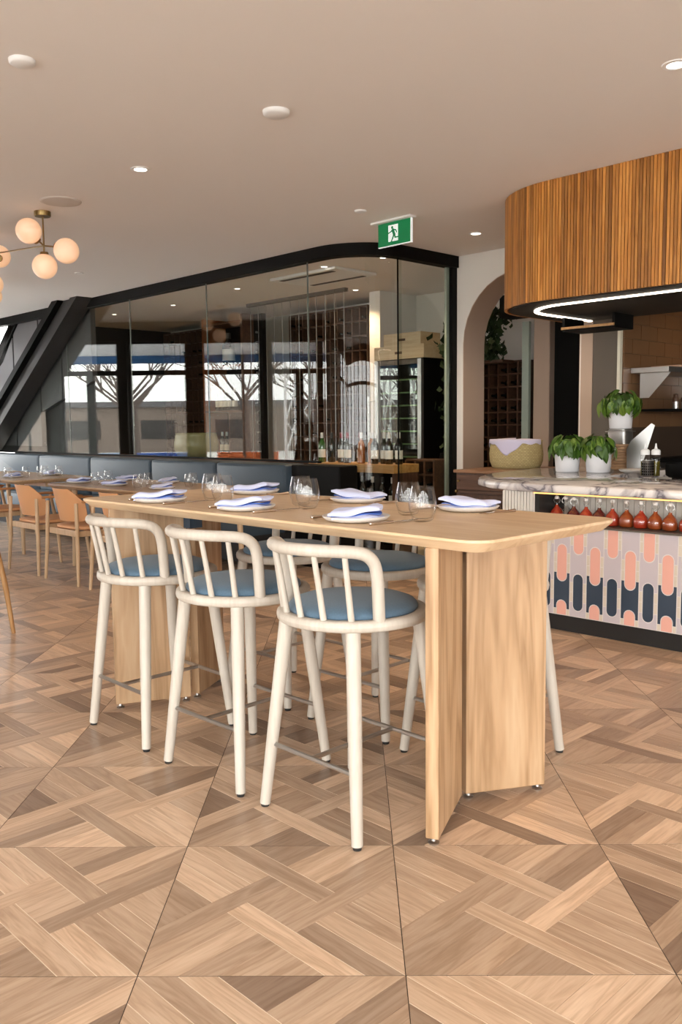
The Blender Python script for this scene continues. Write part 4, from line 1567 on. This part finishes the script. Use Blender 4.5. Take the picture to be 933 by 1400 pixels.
# wine fridge
fr = thing('wine_fridge', 'tall steel-framed wine fridge with two wooden crates on top', 'fridge', W(-6.2, 7.2), BR)
MB().box(-.33, .33, -.26, .30, .04, 1.93).build('cabinet', M['black'], fr, smooth=0)
for x in (-.33, .28):
    MB().box(x, x + .05, -.30, -.26, .06, 1.92).build('door_stile', M['steel'], fr, smooth=0)
for z in (.06, 1.87):
    MB().box(-.28, .28, -.30, -.26, z, z + .05).build('door_rail', M['steel_dull'], fr, smooth=0)
MB().box(-.28, .28, -.285, -.28, .11, 1.87).build('door_glass', M['pane'], fr, smooth=0)
MB().cyl((-.37, -.36, .55), (-.37, -.36, 1.55), .012, n=10).build('handle', M['steel'], fr)
for z in (.6, 1.5):
    MB().cyl((-.37, -.36, z), (-.32, -.29, z), .008, n=8).build('handle_mount', M['steel'], fr)
for k in range(12):
    MB().box(-.27, .27, -.275, -.262, .22 + k * .135, .235 + k * .135).build('shelf_edge', plain('glow_tinted_shelf', (.08, .16, .05), .4) if k == 0 else bpy.data.materials['glow_tinted_shelf'], fr, smooth=0)  # green glow inside the fridge put into the edges' plain colour
def crate(a, b, z, w, h, d, label):
    c = thing('wooden_crate', label, 'crate', W(a, b, z), BR, 'crates on the wine fridge')
    MB().box(-w, w, -d, -d + .012, 0, h).build('side_board', M['crate'], c, smooth=0)
    MB().box(-w, w, d - .012, d, 0, h).build('side_board', M['crate'], c, smooth=0)
    for s in (-1, 1):
        MB().box(s * w - (.012 if s > 0 else 0), s * w + (.012 if s < 0 else 0), -d + .012, d - .012, 0, h).build('end_board', M['crate'], c, smooth=0)
    MB().box(-w + .01, w - .01, -d + .01, d - .01, .002, .012).build('base_board', M['crate'], c, smooth=0)
    MB().box(-w, w, -d, d, h, h + .01).build('lid', M['crate'], c, smooth=0)
    MB().box(-.05, .05, -d - .001, -d, h * .4, h * .6).build('stamp', M['rackwood'], c, smooth=0)


crate(-6.2, 7.1, 1.93, .35, .13, .18, 'long pale wooden crate directly on top of the wine fridge')
crate(-6.17, 7.1, 2.07, .26, .12, .16, 'smaller pale wooden crate on top of the longer one')
# ivy
def ivy(a, b, z0, z1, spread, n, label, seed):
    r = random.Random(seed)
    root = thing('trailing_ivy', label, 'plant', W(a, b, 0), BR)
    st, lf = MB(), MB()
    for k in range(7):
        x, y = r.uniform(-spread, spread) * .6, r.uniform(-.1, .1)
        pts = [(x * .3, y * .5, z0)] + [(x + .05 * math.sin(3 * q + k), y + .04 * math.cos(2 * q + k), z0 + (z1 - z0) * q / 6) for q in range(1, 7)]
        st.tube(pts, .004, 5)
    for k in range(n):
        q = r.random()
        x, y, z = r.gauss(0, spread * (.4 + .5 * q)), r.gauss(0, .07), z0 + (z1 - z0) * q
        s = r.uniform(.03, .06)
        Mx = Matrix.Translation((x, y, z)) @ Matrix.Rotation(r.uniform(0, 6.28), 4, 'Z') @ Matrix.Rotation(r.uniform(.4, 1.6), 4, 'X')
        pts = [(0, -s * .9, 0), (s * .9, -.2 * s, .1 * s), (s * .5, s * .3, 0), (0, s, .15 * s), (-s * .5, s * .3, 0), (-s * .9, -.2 * s, .1 * s)]
        lf.add([Mx @ Vector(p) for p in pts], [(0, 1, 2), (0, 2, 3), (0, 3, 4), (0, 4, 5)])
    st.build('vines', M['ivy'], root)
    tag(lf.build('leaves', M['ivy'], root, smooth=0), kind='stuff')


ivy(-5.52, 7.0, .95, 2.28, .11, 260, 'dark climbing ivy beside the wine fridge behind the glass', 3)
ivy(-5.55, 7.62, 1.9, 2.42, .17, 260, 'dark ivy above the wine rack seen through the arch', 4)
pl2 = MB().lathe([(0, 0), (.11, 0), (.14, .3), (.15, .9), (.14, .95), (0, .95)], 24).build('tall_planter', M['black'], None, W(-5.52, 7.0), 0, smooth=50)
tag(pl2, 'tall black planter holding the climbing ivy beside the wine fridge', 'planter')
sh2 = MB().box(-.25, .25, -.10, .10, 0, .03).build('plant_shelf', M['rackwood'], None, W(-5.55, 7.62, 1.87), BR, smooth=0)
tag(sh2, 'narrow dark shelf under the ivy seen through the arch', 'shelf')
# air conditioner cassette
ac = thing('ceiling_air_unit', 'flush ceiling air conditioning cassette with slots inside the wine room', 'air conditioner', W(-6.75, 6.35, CEIL - .03), BR)
MB().box(-.5, .5, -.3, .3, 0, .029).build('cover', M['white'], ac, smooth=0, bevel=.006)
for y in (-.22, .22):
    MB().box(-.4, .4, y - .03, y + .03, -.003, .004).build('air_slot', M['dark'], ac, smooth=0)

# ================================================================ CEILING FIXTURES
def downlight(a, b, label, energy=55, r=.05):
    d = thing('downlight', label, 'ceiling light', W(a, b, CEIL), 0, 'recessed downlights')
    MB().lathe([(r * .75, -.001), (r * .8, -.006), (r * 1.15, -.005), (r * 1.2, 0), (r * .75, 0)], 28).build('trim_ring', M['white'], d, smooth=40)
    MB().lathe([(0, -.002), (r * .78, -.002), (r * .78, 0), (0, 0)], 24).build('lens', M['lens'], d, smooth=0)
    if energy:
        l = bpy.data.lights.new('downlight_lamp', 'SPOT')
        l.energy = energy
        l.color = (1, .68, .38)
        l.spot_size = 1.9
        l.spot_blend = .8
        l.shadow_soft_size = .04
        o = bpy.data.objects.new('downlight_lamp', l)
        col.objects.link(o)
        o.parent = d
        o.location = (0, 0, -.02)


downlight(-4.709, 2.934, 'recessed downlight left of the smoke detector above the dining area')
downlight(-1.80, 3.83, 'recessed downlight at the top right corner of the photo')
downlight(-4.444, 5.918, 'recessed downlight between the exit sign and the slatted canopy')
for a, b, l in ((-8.0, 6.2, 'above the green ceramic bowl'), (-6.35, 6.0, 'just in front of the air unit'), (-5.65, 6.1, 'nearest the curved glass corner'), (-9.6, 6.4, 'in front of the display shelf'),
                (-10.9, 6.3, 'farthest to the left'), (-7.2, 7.3, 'behind the air unit')):
    downlight(a, b, 'recessed downlight on the wine room ceiling, ' + l, 65, .04)
downlight(-5.5, 7.1, 'recessed downlight beyond the arch', 6, .04)
for k, (a, b) in enumerate(((-2.9, 7.6), (-2.2, 6.6))):
    downlight(a, b, 'kitchen downlight behind the canopy, ' + ('far one' if k == 0 else 'near one'), 12, .04)


def disc(name, a, b, r, h, label, cat, mat='white'):
    o = MB().lathe([(0, -h), (r * .82, -h), (r * .97, -h * .7), (r, 0), (0, 0)], 32).build(name, M[mat], None, W(a, b, CEIL), 0, smooth=50)
    tag(o, label, cat)
    return o


M['speaker'] = plain('speaker_grille', (.60, .55, .51), .9)
disc('smoke_detector', -3.413, 2.912, .068, .022, 'white round smoke detector in the middle of the ceiling', 'smoke detector')
disc('ceiling_sensor', -3.677, 1.732, .055, .02, 'white round ceiling sensor near the top left corner', 'sensor')
disc('ceiling_speaker', -5.729, 2.93, .14, .008, 'large flat round ceiling speaker beside the globe lamp', 'speaker', 'speaker')
disc('sprinkler_cover', -4.543, 4.664, .045, .012, 'small round sprinkler cover left of the exit sign', 'sprinkler')
disc('sprinkler_cover', -8.22, 4.369, .045, .012, 'small round sprinkler cover above the banquette', 'sprinkler')

# exit sign
ex = thing('exit_sign', 'green hanging exit sign with a white running man', 'sign', W(-4.555, 5.05, 2.61), BR)
MB().box(-.165, .165, -.008, .008, 0, .172).build('green_panel', M['exit'], ex, smooth=0)
MB().box(.165, .172, -.009, .009, -.002, .174).build('edge_light', M['exitw'], ex, smooth=0)
MB().box(-.165, .172, -.009, .009, -.005, 0).build('lower_edge', M['exitw'], ex, smooth=0)
MB().box(-.215, .19, -.045, .03, .174, .19).build('ceiling_housing', M['white'], ex, smooth=0, bevel=.004)
wp = MB().box(-.058, .040, -.0095, -.008, .028, .150).build('white_doorway', M['exitw'], ex, smooth=0)


def stroke(mb, p, q, w):
    p, q = Vector(p), Vector(q)
    d = (q - p).normalized() * w * .4
    n_ = Vector((-d.y, d.x)).normalized() * w / 2
    p, q = p - d, q + d
    mb.prism([(p + n_).to_tuple(), (q + n_).to_tuple(), (q - n_).to_tuple(), (p - n_).to_tuple()], -.0105, -.0094, 'y')


rm = MB()
rm.prism([(-.018 + .011 * math.cos(2 * PI * k / 16), .130 + .011 * math.sin(2 * PI * k / 16)) for k in range(16)], -.0105, -.0094, 'y')
for p, q, w in (((-.012, .110), (.002, .078), .024), ((-.010, .112), (-.034, .100), .010), ((-.034, .100), (-.056, .092), .009), ((-.004, .114), (.018, .108), .010), ((.018, .108), (.028, .090), .009),
                ((-.002, .075), (-.014, .050), .013), ((-.014, .050), (-.032, .020), .011), ((.006, .076), (.012, .054), .013), ((.012, .054), (.048, .054), .010)):
    stroke(rm, p, q, w)
rm.build('running_figure', M['exit'], ex, smooth=0)

# globe chandeliers
def globe_lamp(loc, rz, label, globes, arms, can=True):
    root = thing('globe_chandelier', label, 'chandelier', loc, rz, 'brass globe chandeliers')
    if can:
        MB().lathe([(0, -.035), (.055, -.035), (.058, -.03), (.058, 0), (0, 0)], 28).build('canopy', M['brass'], root, smooth=40)
    for p, q in arms:
        MB().cyl(p, q, .006, n=10).build('arm', M['brass'], root)
    for g, c in globes:
        o = MB().sphere(g, .088, 28, 18).build('globe', M['globe'], root, smooth=80)
        c = Vector(c)
        d = (c - Vector(g)).normalized()
        MB().cyl(Vector(g) + d * .08, Vector(g) + d * .10, .032, .028, 16).build('socket_cap', M['brass'], o)


u_ = lambda x, y, z: (x, y, z)
hub = (0, 0, -.24)
# in building coordinates around the canopy: x along the glass, y away
globe_lamp(W(-6.09, 2.97, CEIL), BR, 'brass three-globe ceiling lamp in the upper left of the photo',
           [((.02, -.12, -.155), (0, -.06, -.2)), ((.22, .06, -.30), (.12, .02, -.25)), ((.0, .0, -.385), (0, 0, -.25)), ((-1.0, .1, -.16), (-.9, .05, -.2)), ((-1.15, -.1, -.25), (-1.0, 0, -.2)), ((-1.05, .05, -.38), (-1.0, 0, -.2))],
           [((0, 0, 0), hub), (hub, (0, 0, -.30)), (hub, (.14, .03, -.265)), (hub, (.01, -.06, -.20)), (hub, (-1.0, 0, -.16)), ((-1.0, 0, -.16), (-1.0, .06, -.16)), ((-1.0, 0, -.16), (-1.08, -.05, -.21)), ((-1.0, 0, -.16), (-1.03, .03, -.30))])
globe_lamp(W(-9.25, 3.8, CEIL), BR, 'brass globe ceiling lamp farther off at the left edge of the photo',
           [((.28, .0, -.20), (.18, 0, -.2)), ((-.05, .0, -.38), (0, 0, -.25)), ((-.25, .05, -.22), (-.15, 0, -.22))],
           [((0, 0, 0), hub), (hub, (0, 0, -.30)), (hub, (.2, 0, -.21)), (hub, (-.17, .03, -.225))])

# ================================================================ OUTSIDE
struct(MB().box(-60, XW - .12, -40, 60, -.20, -.12).build('ground_street', plain('pale_paving', (.60, .59, .57), .9, var=.1), smooth=0))
struct(MB().box(XW - .12, 40, -60, YB - .12, -.20, -.12).build('ground_rear', plain('pale_paving_rear', (.60, .59, .57), .9, var=.1), smooth=0))
aw = thing('street_awning', 'blue edged white awning outside the street windows', 'awning', (-7.3, 7.5, 0), 0)  # lengthened along the wall to hold back sky light from the left
MB().add([(-.9, -6, 2.55), (.9, -6, 2.95), (.9, 6, 2.95), (-.9, 6, 2.55), (-.9, -6, 2.52), (.9, -6, 2.92), (.9, 6, 2.92), (-.9, 6, 2.52)], [(0, 1, 2, 3), (7, 6, 5, 4), (0, 4, 5, 1), (1, 5, 6, 2), (2, 6, 7, 3), (3, 7, 4, 0)]).build('canvas', plain('awning_canvas', (.75, .76, .78), .9), aw, smooth=0)
MB().box(-.93, -.9, -6, 6, 2.38, 2.56).build('valance', plain('awning_blue', (.03, .12, .30), .8), aw, smooth=0)
for y in (-5.9, -2, 2, 5.9):
    MB().cyl((-.88, y, -.12), (-.88, y, 2.52), .03, n=10).build('awning_post', M['frame'], aw)
tw = thing('lattice_mast', 'white steel lattice mast beyond the street windows', 'mast', (-11.5, 8.6, -.12), .3)
for x in (-.3, .3):
    for y in (-.3, .3):
        MB().cyl((x, y, 0), (x, y, 6), .03, n=8).build('mast_leg', M['white'], tw)
for k in range(8):
    z = k * .72
    for (x0, y0, x1, y1) in ((-.3, -.3, .3, -.3), (.3, -.3, .3, .3), (.3, .3, -.3, .3), (-.3, .3, -.3, -.3)):
        MB().cyl((x0, y0, z), (x1, y1, z + .72), .018, n=6).build('brace', M['white'], tw)
for k, (y, c) in enumerate(((9.6, (.75, .16, .04)), (11.2, (.04, .12, .45)), (7.2, (.75, .16, .04)), (12.6, (.05, .20, .45)))):
    o = MB().loft([[(x, yy, z) for x, yy in rrect(-.2 * s, .2 * s, -.6, .6, .05, 3)] for s, z in ((1.2, 0), (1.2, .15), (.6, .45), (.5, .85))]).build('street_barrier', plain('barrier_%d' % k, c, .5), None, (-9.6, y, -.12), 0)
    tag(o, ('orange' if c[0] > .5 else 'blue') + ' plastic street barrier outside the windows, %s from the camera' % ('nearest', 'third', 'second', 'farthest')[(1, 2, 0, 3)[k]] if False else ('orange' if c[0] > .5 else 'blue') + ' plastic street barrier outside, ' + ('second nearest', 'third nearest', 'nearest', 'farthest')[k], 'barrier', 'street barriers')
hs = thing('far_building', 'low pale brick building across the street', 'building', (-42, 14, -.12), 0)
MB().box(-3, 3, -26, 26, 0, 2.4).build('wall', plain('pale_brick', (.20, .16, .135), .9), hs, smooth=0)
MB().box(-3.2, 3.2, -26.2, 26.2, 2.4, 2.7).build('roof', M['grey'], hs, smooth=0)
for k in range(13):
    wn = MB().box(2.98, 3.03, -25 + k * 4, -23.2 + k * 4, .7, 1.7).build('window', M['frame'], hs, smooth=0)


def bare_tree(x, y, h, seed, label):
    r = random.Random(seed)
    root = thing('bare_tree', label, 'tree', (x, y, -.12), 0, 'bare street trees')
    bark = bpy.data.materials.get('grey_bark') or plain('grey_bark', (.13, .10, .085), .9)
    MB().tube([(0, 0, 0), (.05, .02, h * .25), (0, .06, h * .45)], [.13, .10, .08], 8).build('trunk', bark, root)
    br_ = MB()

    def grow(p, d, ln, rad, lev):
        q = p + d * ln
        br_.tube([p, p.lerp(q, .5) + Vector((r.uniform(-.05, .05), r.uniform(-.05, .05), .04)), q], [rad, rad * .8, rad * .6], 5)
        if lev:
            for _ in range(3):
                nd = (d + Vector((r.uniform(-.8, .8), r.uniform(-.8, .8), r.uniform(-.1, .5)))).normalized()
                grow(q, nd, ln * r.uniform(.6, .8), rad * .55, lev - 1)
    for k in range(5):
        a = k * 1.26 + r.uniform(-.3, .3)
        grow(Vector((0, .06, h * (.32 + .03 * k))), Vector((math.cos(a), math.sin(a), .9)).normalized(), h * .22, .05, 3)
    br_.build('branches', bark, root)


for k, (x, y, h) in enumerate(((-15, 8.2, 4.2), (-18, 10.6, 5), (-14.5, 13.0, 4.4), (-20, 14.5, 5.2), (-17, 17.5, 4.8))):
    bare_tree(x, y, h, k, 'bare grey street tree outside the windows, %s from the near end' % ORD[k])

# ================================================================ GUEST (seen mirrored in the wine room glass)
def skin_body(name, V, E, mat, parent=None, sub=2):
    me = bpy.data.meshes.new(name)
    me.from_pydata([v[:3] for v in V], E, [])
    o = bpy.data.objects.new(name, me)
    col.objects.link(o)
    o.parent = parent
    me.materials.append(mat)
    md = o.modifiers.new('skin', 'SKIN')
    for k, v in enumerate(V):
        r = v[3]
        me.skin_vertices[0].data[k].radius = (r, r * (v[4] if len(v) > 4 else 1))
        me.skin_vertices[0].data[k].use_root = (k == 0)
    md.use_smooth_shade = True
    sb = o.modifiers.new('sub', 'SUBSURF')
    sb.levels = sb.render_levels = sub
    return o


GA, GB = -9.0, 2.55
pr = thing('person', 'seated person in dark clothes leaning over a table, mirrored in the glass', 'person', W(GA, GB), BR - 1.2)
skin = plain('skin', (.48, .27, .18), .5)
# local: +y is where the person faces; seat height .45
V = [(0, -.02, .53, .135, .85), (0, .0, .68, .125, .8), (0, .04, .84, .135, .8), (0, .08, .97, .12, .75), (0, .11, 1.04, .055),
     (.16, .08, .96, .06), (.24, .20, .76, .045), (.20, .42, .80, .036), (-.16, .08, .96, .06), (-.24, .20, .76, .045), (-.16, .42, .80, .036),
     (.10, .05, .52, .095), (.13, .42, .50, .075), (.13, .44, .25, .055), (.13, .42, .07, .045), (.13, .54, .045, .04),
     (-.10, .05, .52, .095), (-.13, .42, .50, .075), (-.13, .44, .25, .055), (-.13, .42, .07, .045), (-.13, .54, .045, .04)]
E_ = [(0, 1), (1, 2), (2, 3), (3, 4), (3, 5), (5, 6), (6, 7), (3, 8), (8, 9), (9, 10), (0, 11), (11, 12), (12, 13), (13, 14), (14, 15), (0, 16), (16, 17), (17, 18), (18, 19), (19, 20)]
skin_body('clothed_body', V, E_, plain('black_cloth', (.012, .012, .014), .9), pr)
hd = MB()
hd.lathe([(0, -.125), (.035, -.122), (.055, -.105), (.066, -.07), (.074, -.02), (.078, .03), (.072, .075), (.05, .105), (.02, .118), (0, .12)], 24)
for p in hd.v:
    p.y *= 1.18
    if p.y > 0 and p.z < -.03:
        p.y += .008
hd.M = None
hd.add([(-.012, .088, -.02), (.012, .088, -.02), (0, .112, -.035), (0, .088, .02)], [(0, 1, 2), (1, 3, 2), (3, 0, 2)])
head = hd.build('head', skin, pr, (0, .155, 1.17), 0, smooth=60)
head.rotation_euler = (-.25, 0, 0)
for s in (-1, 1):
    MB().sphere((s * .030, .080, .005), .009, 10, 8).build('eye', M['rubber'], head)
    MB().lathe([(0, -.03), (.010, -.02), (.013, .01), (.008, .03), (0, .032)], 10, (s * .078, -.005, -.01)).build('ear', skin, head)
MB().box(-.022, .022, .076, .084, -.075, -.068).build('mouth', plain('lips', (.40, .14, .11), .5), head, smooth=0, bevel=.002)
hr = MB().lathe([(.080, -.06), (.088, -.01), (.092, .04), (.086, .085), (.06, .12), (.02, .138), (0, .14)], 24)
for p in hr.v:
    p.y = p.y * 1.2 - .018
hr.build('hair', plain('dark_hair', (.015, .010, .008), .8), head, smooth=60)
for s in (-1, 1):
    w = Vector((s * (.20 if s > 0 else .16), .42, .80))
    V = [(*w, .030), (w.x - s * .01, w.y + .055, w.z - .01, .036, .5), (w.x - s * .012, w.y + .095, w.z - .012, .034, .4)]
    E2 = [(0, 1), (1, 2)]
    for k in range(4):
        b0 = len(V)
        x = w.x - s * .012 + (k - 1.5) * .019
        ln = (.065, .078, .074, .058)[k]
        V += [(x, w.y + .105, w.z - .010, .009), (x, w.y + .105 + ln * .6, w.z - .012, .0085), (x, w.y + .105 + ln, w.z - .026, .007)]
        E2 += [(2, b0), (b0, b0 + 1), (b0 + 1, b0 + 2)]
    b0 = len(V)
    V += [(w.x - s * .042, w.y + .06, w.z - .012, .011), (w.x - s * .058, w.y + .10, w.z - .02, .009)]
    E2 += [(1, b0), (b0, b0 + 1)]
    skin_body('hand', V, E2, skin, pr, 1)
pc_ = inst(ch0, W(GA, GB), BR - 1.2, 'peach armchair the mirrored guest sits on, outside the left edge')
gt = thing('side_table', 'small oak table in front of the mirrored guest', 'table', pr.location + Matrix.Rotation(BR - 1.2, 3, 'Z') @ Vector((0, .72, 0)), BR - 1.2)
MB().lathe([(0, .72), (.33, .72), (.35, .735), (.35, .75), (0, .75)], 36).build('tabletop', M['tabletop2'], gt, smooth=40)
MB().cyl((0, 0, .02), (0, 0, .72), .03, n=14).build('pedestal', M['black'], gt)
MB().lathe([(0, 0), (.22, 0), (.22, .012), (.03, .03), (0, .03)], 30).build('base', M['black'], gt, smooth=40)
